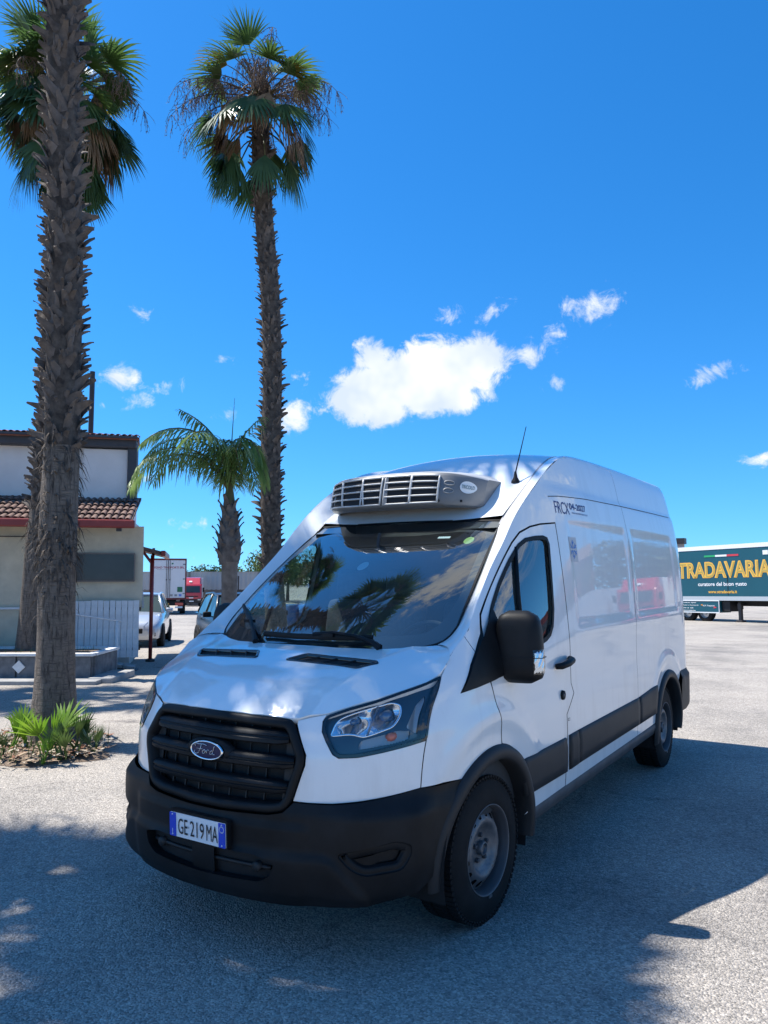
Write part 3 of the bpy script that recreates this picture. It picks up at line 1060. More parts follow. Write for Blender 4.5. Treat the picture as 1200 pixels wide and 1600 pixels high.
# badge
bc = belt(0, .905, 0)
mb = MB()
def oval(rx, rz, o, n=48):
    return [(rx * math.cos(2 * math.pi * i / n), bc[1] - o, .900 + rz * math.sin(2 * math.pi * i / n)) for i in range(n)]
V = oval(.145, .058, -.02) + oval(.135, .054, .012) + oval(.112, .047, .020)
link('badge_mount', mesh_data('badge_mount', V, grid_faces(3, 48, True), m_plastic, True), grille)
badge = link('badge', mesh_data('badge', oval(.096, .038, .026) + [(0, bc[1] - .030, .900)], [(i, (i + 1) % 48, 48) for i in range(48)], m_badge, True), grille)
V = oval(.104, .044, .016) + oval(.103, .0435, .026) + oval(.098, .040, .030) + oval(.094, .0365, .025)
link('badge_rim', mesh_data('badge_rim', V, grid_faces(4, 48, True), m_chrome, True), badge)
mb = MB()
strokes = [[(-.052, .012), (-.058, .018), (-.052, .024), (-.035, .022), (-.010, .024), (.006, .020)], [(-.022, .022), (-.027, .004), (-.036, -.014), (-.050, -.020), (-.060, -.014), (-.056, -.006)], [(-.046, .002), (-.026, .003), (-.016, .004)],
           [(-.008, .002), (-.016, -.006), (-.014, -.014), (-.006, -.014), (.0, -.004), (-.005, .003), (-.008, .002)], [(.004, .002), (.006, -.014)], [(.006, -.004), (.012, .003), (.018, .001)],
           [(.034, .002), (.024, -.002), (.022, -.013), (.030, -.014), (.036, -.006), (.042, .016), (.046, .022)], [(.036, -.006), (.038, -.014), (.046, -.012)]]
for st in strokes:
    mb.tube([(x * 1.25, bc[1] - .0305 + abs(x) * .03, .901 + z * 1.1) for x, z in st], .0022, 6)
mb.build('badge_script', pbr('badge_silver', (.45, .47, .5), rough=.25, metal=.8), badge, True)

# hood, vents
he = [(0, -.910), (.2, -.901), (.405, -.868), (.445, -.858), (.56, -.797), (.64, -.737), (.73, -.656), (.80, -.546), (.86, -.436), (.888, -.346), (.895, -.262), (.86, -.20), (.795, -.128), (.755, -.130), (.72, -.150), (.63, -.213), (.48, -.276), (.265, -.318), (0, -.327)]
he = he + [(-x, y) for x, y in he[::-1] if x > 1e-6]
VENT = round_poly([(.105, -.538), (.165, -.455), (.60, -.450), (.54, -.527)], .012)
vents = [VENT, [(-x, y) for x, y in VENT][::-1]]
V, F = sheet(he, vents, hood, .022)
bonnet = link('bonnet', mesh_data('bonnet', V, F, m_white, True), van)
# rolled front lip of the bonnet
lip = densify([(-.89, -.30), *[(-x, y) for x, y in he[:10][::-1] if x > 1e-6], *he[:10], (.89, -.30)], .02)[:-60]
lip = [p for p in densify(he, .02) if p[1] < -.29 - .0 * abs(p[0]) and not (p[1] > -.34 and abs(p[0]) < .6)]
lip.sort(key=lambda p: p[0])
la = np.array(lip)
V = np.concatenate([hood(la[:, 0], la[:, 1]), hood(la[:, 0], la[:, 1]) + np.array([0, .006, -.022]), hood(la[:, 0], la[:, 1]) + np.array([0, .05, -.035])])
link('bonnet_lip', mesh_data('bonnet_lip', V, grid_faces(3, len(la)), m_white, True), bonnet)
for vp in vents:
    V = np.concatenate([hood(*np.array(offset_poly(vp, d)).T, o) for d, o in ((-.010, .001), (-.008, .006), (.004, .005), (.006, -.016))])
    vo = link('bonnet_vent', mesh_data('bonnet_vent', V, grid_faces(4, len(vp), True), m_gloss, True), bonnet)
    V, F = sheet(offset_poly(vp, -.002), (), lambda x, y: hood(x, y, -.012), .04)
    link('vent_back', mesh_data('vent_back', V, F, m_dark, True), vo)
    sg = 1 if vp is VENT else -1
    for k in range(3):
        x0 = .21 + k * .11
        mb = MB()
        mb.tube([hood(np.array(sg * (x0 - .02)), np.array(-.528), -.004), hood(np.array(sg * (x0 + .04)), np.array(-.458), -.004)], .004, 5)
        mb.build('vent_bar', m_plastic2, vo)

# roof (from the screen up over the fridge unit to the tail)
re_ = [(0, .762), (.3, .773), (.5, .791), (.70, .818), (.703, 1.2), (.703, 2.0), (.703, 3.0), (.703, 4.5), (.66, 4.70), (.4, 4.74), (0, 4.745)]
re_ = re_ + [(-x, y) for x, y in re_[::-1] if x > 1e-6]
V, F = sheet(re_, (), roof, .04)
link('roof', mesh_data('roof', V, F, m_white, True), van)
# rounded rail from the cowl up the A-pillar and along the roof edge
ee = np.array(E2)
nI = 110
def resample(P, n, key):
    P = np.array(P, float)
    d = np.concatenate([[0], np.cumsum(np.linalg.norm(np.diff(P, axis=0), axis=1))])
    return P
IC = np.array(ICRV)
tt = np.linspace(0, len(E2) - 1, nI)
ks = np.arange(len(E2))
sm = lambda col: smooth_curve(np.stack([ks, col], 1), 0, len(E2) - 1, 800, .25)(tt)
Es = belt(sm(ee[:, 0]), sm(ee[:, 1]))
Is = np.stack([sm(IC[:, i]) for i in range(3)], 1)
Is[:, 2] += np.where(Is[:, 1] > .85, .0, .0)
V = []
for E_, I_, q in zip(Es, Is, tt):
    w = .62
    Cp = np.array([E_[0] * .99, E_[1] * (1 - w) + I_[1] * w - .02, E_[2] * (1 - w) + I_[2] * w + .03])
    if q > 8:
        f = min(1, (q - 8) / 2)
        Cp = Cp * (1 - f) + np.array([E_[0] - .015, (E_[1] + I_[1]) / 2, I_[2] + .004]) * f
    for t in np.linspace(0, 1, 11):
        V.append((1 - t) ** 2 * E_ + 2 * t * (1 - t) * Cp + t * t * I_)
pair('roof_rail', V, grid_faces(nI, 11), m_white)
V = []
for I_, q in zip(Is[int(nI * .45):], tt[int(nI * .45):]):
    V += [I_ + np.array([-.009, 0, .003]), I_ + np.array([.006, 0, .004])]
pair('roof_ditch_strip', V, grid_faces(len(V) // 2, 2), pbr('ditch_grey', (.30, .30, .31), rough=.6))

# windscreen
WS = [(0, 1.340), (.265, 1.325), (.479, 1.320), (.631, 1.329), (.731, 1.354), (.766, 1.372), (.786, 1.399), (.797, 1.445), (.778, 1.601), (.742, 1.818), (.721, 1.937), (.700, 2.052), (.35, 2.056), (0, 2.058)]
WS = WS + [(-x, z) for x, z in WS[::-1] if 1e-6 < x]
V, F = sheet(WS, (), screen, .04)
ws = link('windscreen', mesh_data('windscreen', V, F, m_screen, True), van)
inner = round_poly([(0, 1.40), (.40, 1.385), (.66, 1.41), (.715, 1.47), (.728, 1.60), (.695, 1.80), (.655, 1.985), (.45, 1.985), (.20, 1.965), (0, 1.965)] + [(-.20, 1.965), (-.45, 1.985), (-.655, 1.985), (-.695, 1.80), (-.728, 1.60), (-.715, 1.47), (-.66, 1.41), (-.40, 1.385)], .05)
V, F = sheet(offset_poly(WS, .002), [inner], lambda x, z: screen(x, z, -.006), .03)
link('screen_border', mesh_data('screen_border', V, F, m_frit, True), ws)
V, F = sheet(offset_poly(WS, -.008), [offset_poly(WS, .004)], lambda x, z: screen(x, z, .002), .03)
link('screen_seal', mesh_data('screen_seal', V, F, m_plastic, True), ws)
for sx, sz, rr, mt in ((.0, 1.77, .035, 'sticker_pale'), (.575, 1.925, .030, 'sticker_green')):
    V, F = sheet([(sx + rr * math.cos(a) * 1.0, sz + rr * math.sin(a) * .75) for a in np.linspace(0, 2 * math.pi, 20)[:-1]], (), lambda x, z: screen(x, z, -.004), .03)
    link('sticker', mesh_data('sticker', V, F, pbr(mt, (.30, .36, .37) if mt == 'sticker_pale' else (.22, .36, .06), rough=.6), True), ws)
V, F = sheet([(.36, 1.942), (.44, 1.942), (.44, 1.954), (.36, 1.954)], (), lambda x, z: screen(x, z, -.004), .03)
link('sticker', mesh_data('sticker', V, F, pbr('sticker_white', (.6, .66, .66), rough=.6), True), ws)
mb = MB()
mb.tube([(-.02, .52, 1.98), (-.02, .50, 1.90), (-.02, .50, 1.86)], .012, 6)
mb.box((-.02, .50, 1.83), (.24, .05, .07))
mb.build('rear_view_mirror', m_cabdark, van, bevel=.015)
# wipers
def wiper(pts_blade, arm):
    mb = MB()
    P = [Vector(screen(np.array(a), np.array(b), .022)) for a, b in pts_blade]
    mb.tube(P, .011, 6, flat=1.6)
    mb.tube([Vector(screen(np.array(a), np.array(b), o)) for a, b, o in arm], [.013, .011, .011, .014, .020], 6)
    m = P[len(P) // 2]
    mb.box(m + Vector((0, -.006, .012)), (.07, .025, .018))
    mb.build('wiper', m_plastic, van, True, auto=40)
wiper([(-.29, 1.362), (-.05, 1.360), (.18, 1.362), (.425, 1.366)], [(.08, 1.366, .032), (.20, 1.372, .040), (.34, 1.360, .040), (.45, 1.336, .036), (.50, 1.318, .026)])
wiper([(-.735, 1.50), (-.62, 1.46), (-.50, 1.41), (-.31, 1.345)], [(-.60, 1.452, .03), (-.5, 1.42, .04), (-.42, 1.38, .04), (-.34, 1.34, .036), (-.30, 1.318, .026)])
# black cowl under the screen
V, F = sheet([(-.70, -.20), (-.6, -.30), (0, -.38), (.6, -.30), (.70, -.20), (.66, -.06), (.4, -.18), (0, -.22), (-.4, -.18), (-.66, -.06)], (), lambda x, y: np.stack([x, y, 1.295 + 0 * x], -1), .06)
link('cowl', mesh_data('cowl', V, F, m_plastic, True), van)

# headlamps
V, F = sheet(LAMP, (), lambda s, z: belt(s, z, .001), .03)
lamps = pair('headlamp', V, F, m_lens)
V = []
for d, o in ((0, .002), (.0, -.03), (.006, -.05)):
    V += [belt(s, z, o) for s, z in offset_poly(LAMP, d)]
pair('lamp_rim', V, grid_faces(3, len(LAMP), True), m_bezel, lamps)
V, F = sheet(offset_poly(LAMP, -.003), [offset_poly(LAMP, .010)], lambda s, z: belt(s, z, .003), .02)
pair('lamp_gasket', V, F, m_gloss, lamps)
BOWL = round_poly([(.605, .995), (.622, 1.062), (.70, 1.092), (.86, 1.130), (.915, 1.115), (.925, 1.075), (.900, 1.030), (.80, 1.000), (.76, .990), (.70, 1.004), (.63, .997)], .035)
IND = round_poly([(.74, .935), (.90, .953), (.99, .968), (.99, 1.005), (.92, 1.01), (.75, .975)], .014)
OUTR = round_poly([(.965, 1.02), (1.035, .985), (1.040, 1.06), (1.055, 1.13), (1.045, 1.15), (1.0, 1.11)], .01)
V, F = sheet(offset_poly(LAMP, .004), [BOWL, IND, OUTR], lambda s, z: belt(s, z, -.035), .025)
pair('lamp_bezel', V, F, m_bezel, lamps)
def bowl(s, z):
    d = np.minimum(1, np.hypot((s - .70) / .09, (z - 1.05) / .055))
    d2 = np.minimum(1, np.hypot((s - .85) / .085, (z - 1.07) / .06))
    return belt(s, z, -.035 - .05 * np.maximum(1 - d ** 2, 1 - d2 ** 2) - .006)
V, F = sheet(BOWL, (), bowl, .012)
pair('reflector', V, F, m_reflector, lamps)
V = []
for d, o in ((-.003, -.033), (.003, -.030), (.004, -.045)):
    V += [belt(s, z, o) for s, z in offset_poly(BOWL, d)]
pair('reflector_rim', V, grid_faces(3, len(BOWL), True), m_chrome, lamps)
mb = MB()
for s, z, r in ((.70, 1.05, .014), (.85, 1.07, .026)):
    c = belt(s, z, -.055)
    mb.lathe([(.0, -.02), (r * .7, -.016), (r, 0), (r, .03)], 16, 'Y', c)
mb.bar(belt(.775, .997, -.03), belt(.80, 1.115, -.03), .006, .008)
pair('bulb', mb.V, mb.F, pbr('lamp_core', (.12, .18, .26), rough=.05, metal=.6), lamps)
V, F = sheet(IND, (), lambda s, z: belt(s, z, -.045 - .006 * np.sin(s * 400)), .008)
pair('indicator', V, F, pbr('lamp_grey2', (.34, .36, .37), rough=.35, metal=.3), lamps)
mb = MB()
mb.lathe([(.0, -.022), (.016, -.02), (.021, 0), (.021, .02)], 14, 'Y', belt(.895, .985, -.045))
pair('amber_bulb', mb.V, mb.F, m_amber, lamps)
V, F = sheet(OUTR, (), lambda s, z: belt(s, z, -.045 + .01 * np.sin(s * 60)), .012)
pair('side_reflector', V, F, pbr('lamp_grey', (.34, .36, .36), rough=.3, metal=.4), lamps)

# wheels
def wheel(side, yc, steer=0.0):
    w = empty('wheel', (side * .965, yc, .348), 0)
    w.rotation_euler = (0, 0, (0 if side > 0 else math.pi) + steer)
    w.parent = van
    mb = MB()
    T = [(.212, .0), (.222, .006), (.245, .008), (.29, .002), (.325, -.010), (.342, -.024), (.349, -.034)]
    T += [(.349, -.060), (.341, -.062), (.341, -.070), (.350, -.072), (.350, -.105), (.342, -.107), (.342, -.117), (.350, -.119), (.350, -.150), (.341, -.152), (.341, -.160), (.349, -.162)]
    T += [(.349, -.19), (.342, -.20), (.325, -.214), (.28, -.226), (.23, -.228), (.21, -.222)]
    mb.lathe(T, 72, 'X')
    ty = mb.build('tyre', m_rubber, w, True, auto=32)
    mb = MB()
    for i in range(76):
        a = 2 * math.pi * i / 76
        rot = Matrix.Rotation(a, 3, 'X')
        for x0, dx in ((-.036, .052), (-.188, .052), (-.112, .070)):
            ro = rot @ Matrix.Rotation(.28 if x0 > -.05 else -.28, 3, 'Z') if False else rot
            c = rot @ Vector((x0, 0, .3475))
            mb.box(c, (dx, .019, .012), rot)
    for i in range(76):
        a = 2 * math.pi * (i + .5) / 76
        rot = Matrix.Rotation(a, 3, 'X')
        c = rot @ Vector((-.020, 0, .3355))
        mb.box(c, (.014, .019, .014), rot @ Matrix.Rotation(.55, 3, 'Y'))
    mb.build('tread', m_rubber, ty)
    # steel rim with its ring of slots
    def cone(a, r):
        h = np.interp(r, [.0, .055, .075, .105, .125, .145, .178, .196], [-.050, -.050, -.052, -.040, -.016, -.018, -.046, -.060])
        return np.stack([h, np.cos(a) * r, np.sin(a) * r], -1)
    holes = []
    for i in range(16):
        a = 2 * math.pi * (i + .5) / 16
        hw = .105
        holes.append([(math.cos(b) * r, math.sin(b) * r) for b, r in [(a + hw * .55, .152), (a + hw * .85, .163), (a + hw * .9, .176), (a + hw * .6, .184), (a - hw * .6, .184), (a - hw * .9, .176), (a - hw * .85, .163), (a - hw * .55, .152)]])
    disc = [(math.cos(b) * .198, math.sin(b) * .198) for b in np.linspace(0, 2 * math.pi, 72, endpoint=False)]
    hub_hole = [(math.cos(b) * .034, math.sin(b) * .034) for b in np.linspace(0, 2 * math.pi, 20, endpoint=False)]
    V, F = sheet(disc, holes + [hub_hole], lambda x, y: cone(np.arctan2(y, x), np.hypot(x, y)), .016)
    rim = link('rim', mesh_data('rim', V, F, m_steel, True), w)
    mb = MB()
    mb.lathe([(.197, -.062), (.199, -.035), (.206, -.012), (.214, -.002), (.217, .004), (.213, .005), (.207, -.004), (.200, -.03)], 64, 'X')
    mb.build('rim_lip', m_rimdark, rim, True)
    mb = MB()
    mb.lathe([(.215, -.004), (.217, .006), (.213, .0065), (.211, .0)], 64, 'X')
    mb.build('rim_edge', m_steel, rim, True)
    mb = MB()
    mb.lathe([(.0, -.11), (.2, -.11), (.2, -.07)], 32, 'X')
    mb.build('brake_shadow', m_dark, rim)
    mb = MB()
    mb.lathe([(.034, -.06), (.036, -.030), (.032, -.022), (.026, -.020), (.022, -.034), (.0, -.036)], 24, 'X')
    mb.build('hub', m_steel, rim, True, auto=40)
    for i in range(5):
        a = 2 * math.pi * i / 5 + .3
        mb = MB()
        mb.lathe([(.0, -.032), (.009, -.033), (.011, -.036), (.012, -.054)], 6, 'X', (0, math.cos(a) * .063, math.sin(a) * .063))
        mb.build('wheel_nut', m_rimdark, rim)
    mb = MB()
    mb.box((.008, .0, -.222), (.006, .03, .014))
    mb.build('balance_weight', m_steel, rim)
    return w
wheel(1, 0, R(-3)); wheel(-1, 0, R(-3)); wheel(1, WB); wheel(-1, WB)

# door mirrors
def mirror(sg):
    mr = empty('door_mirror', (sg * 1.04, .24, 1.34))
    mr.parent = van
    mr.scale = (.94, .94, .94)
    # rounded, slightly tapered housing
    V = []
    nz_, na = 15, 28
    for i in range(nz_):
        t = i / (nz_ - 1)
        z = -.205 + .40 * t
        k = (1 - abs(2 * t - 1) ** 5.0) ** .5
        wx = (.142 - .020 * t) * (.45 + .55 * k)
        wy = (.098 - .016 * t) * (.35 + .65 * k)
        cx = -.008 * t
        for j in range(na):
            a = 2 * math.pi * j / na
            c, s_ = math.cos(a), math.sin(a)
            p = 2 / 3.6
            x = cx + wx * math.copysign(abs(c) ** p, c)
            y = wy * math.copysign(abs(s_) ** p, s_)
            if y > 0: y *= .72
            V.append((sg * x, y, z))
    F = grid_faces(nz_, na, True) + [tuple(range(na))[::-1], tuple(range((nz_ - 1) * na, nz_ * na))]
    hd = link('mirror_housing', mesh_data('mirror_housing', V, F, m_plastic, True), mr)
    hd.rotation_euler = (0, 0, sg * R(12))
    hd.location = (sg * .012, 0, .0)
    # groove between upper and lower shell
    V = []
    for z in (-.062, -.058):
        for j in range(na):
            a = 2 * math.pi * j / na
            c, s_ = math.cos(a), math.sin(a)
            p = 2 / 3.6
            x, y = .1405 * math.copysign(abs(c) ** p, c), .0985 * math.copysign(abs(s_) ** p, s_)
            V.append((sg * x, y * (.72 if y > 0 else 1), z))
    g = link('shell_joint', mesh_data('shell_joint', V, grid_faces(2, na, True), m_dark), hd)
    # clear indicator set in the outer front corner
    V = []
    n, m = 8, 8
    for i in range(n):
        z = -.150 + .135 * i / (n - 1)
        for j in range(m):
            a = R(-62 + 64 * j / (m - 1))
            c, s_ = math.cos(a), math.sin(a)
            p = 2 / 3.6
            t = (z + .205) / .40
            k = (1 - abs(2 * t - 1) ** 5.0) ** .5
            e = 1 if 0 < i < n - 1 and 0 < j < m - 1 else 0
            wx, wy = (.142 - .020 * t) * (.45 + .55 * k) + .004 * e, (.098 - .016 * t) * (.35 + .65 * k) + .004 * e
            V.append((sg * (wx * math.copysign(abs(c) ** p, c) - .008 * t), wy * math.copysign(abs(s_) ** p, s_), z))
    link('indicator_lens', mesh_data('indicator_lens', V, grid_faces(n, m), m_lens, True), hd)
    V2 = [(v[0] - sg * .0035 * (1 if (k % 3) else 0.2), v[1] + .003 * (1 if (k % 2) else .2), v[2]) for k, v in enumerate(V)]
    link('indicator_reflector', mesh_data('indicator_reflector', V2, grid_faces(n, m), m_reflector), hd)
    # arm to the door
    mb = MB()
    mb.tube([(-sg * .16, .03, -.12), (-sg * .10, .01, -.115), (sg * .0, .0, -.11)], [.060, .052, .05], 10, flat=.8)
    mb.build('mirror_arm', m_plastic, mr, True)
    mb = MB()
    mb.box((sg * .0, .066, .03), (.20, .008, .22))
    mb.build('mirror_glass', m_chrome, hd)
    return mr
mirror(1); mirror(-1)

# aerial
ab = roof(np.array(.62), np.array(1.22))
mb = MB()
mb.lathe([(.030, -.01), (.028, .006), (.014, .03), (.007, .07)], 14, 'Z', ab)
mb.tube([Vector(ab) + Vector((0, 0, .06)), Vector(ab) + Vector((.0, .10, .235)), Vector(ab) + Vector((.0, .20, .41))], [.0055, .004, .0028], 6)
mb.build('aerial', m_plastic, van, True)

# refrigeration unit over the screen
unit = empty('refrigeration_unit', (-.065, .8, 2.25))
unit.parent = van
unit.scale = (.96, 1, 1)
unit_plan = smooth_curve([(0, .640), (.2, .644), (.36, .655), (.46, .685), (.53, .750), (.575, .82), (.602, .89), (.61, .93)], 0, .62, 200, .015)
xs = np.concatenate([np.linspace(-.61, -.38, 16), np.linspace(-.36, .36, 19), np.linspace(.38, .61, 16)])
def unit_prof(x):
    a = abs(x) / .61
    yf = float(unit_plan(abs(x)))
    zb = max(2.155, float(ditch(yf)) + .005)
    zt = 2.385 - .02 * a ** 2 - .03 * a ** 6
    k = 1 - .75 * sstep(.80, 1.0, a)
    yb = max(1.24, yf + .16)
    return [(yf + .10, zb - .01), (yf + .012, zb), (yf, zb + .016), (yf + .018, zb + .5 * (zt - zb)), (yf + .045, zt - .024), (yf + .062, zt - .004), (yf + .085, zt + .004), (yf + .085 + .2 * k, zt + .022 * k), (yb, zt + .035 * k), (yb + .02, 2.26)]
V = []
for x in xs:
    V += [(x, y - .8, z - 2.25) for y, z in unit_prof(x)]
F = grid_faces(len(xs), 10) + [tuple(range(10)), tuple(range((len(xs) - 1) * 10, len(xs) * 10))[::-1]]
o = link('unit_housing', mesh_data('unit_housing', V, F, [m_unit, m_unitlight], True), unit)
fm = []
for i in range(len(xs) - 1):
    for j in range(9):
        fm.append(1 if j >= 5 else 0)
fm += [0, 0]
o.data.polygons.foreach_set('material_index', fm)
o.data.set_sharp_from_angle(angle=R(48))
def uface(x, t, off=0.0):
    """front of the unit: x across, t up the face 0..1"""
    P = unit_prof(x)
    a, b, c = P[2], P[3], P[4]
    if t < .5:
        y, z = a[0] + (b[0] - a[0]) * t * 2, a[1] + (b[1] - a[1]) * t * 2
    else:
        y, z = b[0] + (c[0] - b[0]) * (t * 2 - 1), b[1] + (c[1] - b[1]) * (t * 2 - 1)
    n = unorm(x)
    return Vector((x + n.x * off, y + n.y * off - .8, z + off * .15 - 2.25))
def unorm(x):
    e = 1e-3
    d = (float(unit_plan(abs(x) + e)) - float(unit_plan(max(abs(x) - e, 0)))) / (2 * e if abs(x) > e else e)
    n = Vector((math.copysign(d, x), -1, 0)).normalized()
    return n
def usheet(x, t, off):
    return np.array([tuple(uface(a, b, off)) for a, b in zip(x, t)])
cells = [(-.505, -.395), (-.370, -.210), (-.188, -.040), (.005, .190), (.212, .392)]
for k, (a, b) in enumerate(cells):
    sl = .03
    pl = [(a + (.02 if k < 2 else 0), .02), (b - .0 + (.03 if k < 2 else 0), .02), (b, .98), (a, .98)]
    V, F = sheet(round_poly(pl, .03), (), lambda x, t: usheet(x, t, .003), .05)
    co = link('intake_opening', mesh_data('intake_opening', V, F, m_dark, True), unit)
    for t in (.0, .26, .50, .76, 1.0):
        mb = MB()
        mb.tube([uface(x, min(max(t, .01), .99), .008) for x in np.linspace(a - .012, b + .012, 7)], .0062, 6)
        mb.build('intake_bar', m_unitlight, co, True)
    for xa, xb in ((a - .008 + (.02 if k < 2 else 0), a - .008), (b + .010 + (.03 if k < 2 else 0), b + .010)):
        mb = MB()
        mb.tube([uface(xa + (xb - xa) * t, max(.01, min(.99, t)), .008) for t in np.linspace(0, 1, 7)], .0070, 6)
        mb.build('intake_bar', m_unitlight, co, True)
mb = MB()
mb.bar(uface(.5 - .49, .0, .008), uface(.0 + .0, 1.0, .008), .03, .012)
mb.build('centre_post', m_unit, unit)
for x0, t0 in ((.463, .72), (.463, .42)):
    mb = MB()
    ov = [(x0 + .028 * math.cos(a), t0 + .085 * math.sin(a)) for a in np.linspace(0, 2 * math.pi, 24)]
    mb.tube([uface(x, t, .002) for x, t in ov], .004, 5, cap=False)
    mb.build('oval_emboss', pbr('unit_dim', (.22, .225, .23), rough=.5), unit)
V, F = sheet([(.552 + .034 * math.cos(a), .62 + .26 * math.sin(a)) for a in np.linspace(0, 2 * math.pi, 24)[:-1]], (), lambda x, t: usheet(x, t, .004), .03)
bd = link('unit_badge', mesh_data('unit_badge', V, F, pbr('badge_white', (.66, .68, .68), rough=.4), True), unit)
v, f = fit_text('TRICOLD', .052, .16)
link('badge_lettering', mesh_data('badge_lettering', [tuple(uface(.552 + p[0], .62 + p[1], .0068)) for p in v], f, pbr('badge_green', (.03, .12, .12), rough=.5)), bd)
for x in (-.49, .41, .53):
    mb = MB()
    mb.lathe([(.0, -.004), (.007, -.003), (.009, .002)], 10, 'Y', uface(x, .06, .004))
    mb.build('screw', m_dark, unit)

# lettering on the flank
def bdecal(txt, s0, s1, zc, h, mat, name, slope=0.0, bold=0.0):
    v, f = fit_text(txt, s1 - s0, h, bold)
    P = belt((s0 + s1) / 2 + v[:, 0], zc + v[:, 1] + slope * v[:, 0], .002)
    link(name, mesh_data(name, P, f, mat), van)
bdecal('FRCX', 2.815, 3.035, 2.158, .082, m_navy, 'lettering')
bdecal('04-2027', 3.045, 3.35, 2.178, .046, m_navy, 'lettering', bold=.02)
bdecal('www.isolcoibentazioni.com', 3.07, 3.37, 2.136, .016, m_navy, 'lettering')
V, F = sheet([(2.945, 1.800), (3.085, 1.800), (3.085, 1.966), (2.945, 1.966)], (), lambda s, z: belt(s, z, .0015), .04)
st = link('snowflake_sticker', mesh_data('snowflake_sticker', V, F, m_sticker, True), van)
mb = MB()
for k in range(6):
    a = math.pi * k / 3 + math.pi / 6
    c = np.array([3.015, 1.883])
    d = np.array([math.cos(a), math.sin(a)])
    n = np.array([-d[1], d[0]])
    def quad(p, q, w):
        e = (q - p) / np.hypot(*(q - p))
        m = np.array([-e[1], e[0]]) * w
        mb.add([belt(*(v), .0032) for v in (p - m, q - m, q + m, p + m)], [(0, 1, 2, 3)])
    quad(c + d * .012, c + d * .062, .0045)
    for sg in (-1, 1):
        quad(c + d * .036, c + d * .052 + n * sg * .018, .003)
mb.build('snowflake', m_snow, st)
V, F = sheet([(2.695, .812), (2.73, .812), (2.73, .828), (2.695, .828)], [[(2.70, .8145), (2.727, .8145), (2.727, .8255), (2.70, .8255)]], lambda s, z: belt(s, z, .0015), .04)
link('sill_mark', mesh_data('sill_mark', V, F, m_seam), van)

# tail: doors, bumper
V, F = sheet([(-.80, .45), (.80, .45), (.80, 2.2), (.74, 2.5), (.66, 2.60), (-.66, 2.60), (-.74, 2.5), (-.80, 2.2)], (), lambda x, z: np.stack([x, 4.785 - .10 * sstep(2.3, 2.62, z), z], -1), .08)
link('tail_doors', mesh_data('tail_doors', V, F, m_white, True), van)
rb = [(AX + WB + .44, .42), (6.2, .40), (6.5, .40), (7.28, .40), (7.28, .66), (6.55, .66), (6.5, .80), (AX + WB + .44, .80)]
V, F = sheet(rb, (), lambda s, z: belt(s, z, .028 * sstep(.79, .75, z) * sstep(.40, .46, z)), .03)
pair('rear_bumper', V, F, m_plastic2)
V, F = sheet([(6.30, .95), (6.52, .95), (6.52, 1.45), (6.30, 1.45)], (), lambda s, z: belt(s, z, .006), .05)
pair('tail_lamp', V, F, m_red)
mb = MB()
mb.box((0, 2.0, .40), (1.5, 5.3, .12))
mb.build('chassis', m_dark, van)

# cab interior
mb = MB()
sec = [(-.24, 1.27), (-.05, 1.300), (.14, 1.30), (.24, 1.26), (.30, 1.14), (.26, .95), (.22, .62), (-.3, .62)]
V = [(x, y, z) for x in (-.70, -.4, 0, .4, .70) for y, z in sec]
mb.add(V, grid_faces(5, len(sec), True) + [tuple(range(8)), tuple(range(32, 40))[::-1]])
mb.build('dashboard', m_cab, van, True, auto=30)
mb = MB()
mb.box((.38, .16, 1.325), (.36, .16, .07))
mb.build('instrument_hood', m_cabdark, van, bevel=.03)
mb = MB()
n = 40
ring = [(.38 + .20 * math.cos(2 * math.pi * i / n), .36 + .20 * math.sin(2 * math.pi * i / n) * .62, 1.27 + .20 * math.sin(2 * math.pi * i / n) * .78) for i in range(n + 1)]
mb.tube(ring, .015, 8, cap=False)
for a in (R(0), R(180), R(270)):
    mb.tube([(.38, .36, 1.255), (.38 + .20 * math.cos(a), .36 + .20 * math.sin(a) * .62, 1.27 + .20 * math.sin(a) * .78)], .014, 6)
mb.box((.38, .35, 1.25), (.13, .08, .09))
mb.build('steering_wheel', m_cabdark, van, True, auto=40)
def seat(x, w):
    s_ = empty('seat', (x, .72, .75)); s_.parent = van
    mb = MB(); mb.box((0, -.02, .10), (w, .50, .16)); mb.build('seat_cushion', m_seat, s_, True, bevel=.05, seg=3)
    mb = MB(); mb.box((0, .26, .46), (w * .94, .13, .66), Matrix.Rotation(R(-10), 3, 'X')); mb.build('backrest', m_seat, s_, True, bevel=.05, seg=3)
    for k in ([0] if w < .6 else [-w / 4, w / 4]):
        mb = MB(); mb.box((k, .33, .90), (.26, .10, .19), Matrix.Rotation(R(-6), 3, 'X')); mb.build('headrest', m_seat, s_, True, bevel=.04, seg=3)
seat(.42, .50); seat(-.38, .86)
mb = MB()
mb.box((0, 1.13, 1.35), (1.72, .03, 1.45))
mb.build('bulkhead', m_cab, van)
V, F = sheet([(-.69, .70), (.69, .70), (.84, 1.12), (-.84, 1.12)], (), lambda x, y: np.stack([x, y, 2.0 + .03 * (y - .7) / .4 + 0 * x], -1), .1)
link('headliner', mesh_data('headliner', V, F, m_cab), van)
mb = MB()
mb.box((0, .5, .62), (1.7, 1.3, .04))
mb.build('cab_floor', m_cabdark, van)
inner_d = [(1.50, .5), (1.632, 1.16), (1.70, 1.185), (1.826, 1.195), (2.25, 1.295), (2.411, 1.322), (2.54, 1.40), (2.76, 1.40), (2.70, .5)]
V, F = sheet(inner_d, (), lambda s, z: belt(s, z, -.07), .08)
pair('door_lining', V, F, m_cab, doors)
V, F = sheet(side1, (), lambda s, z: belt(s, z, -.02), .06)
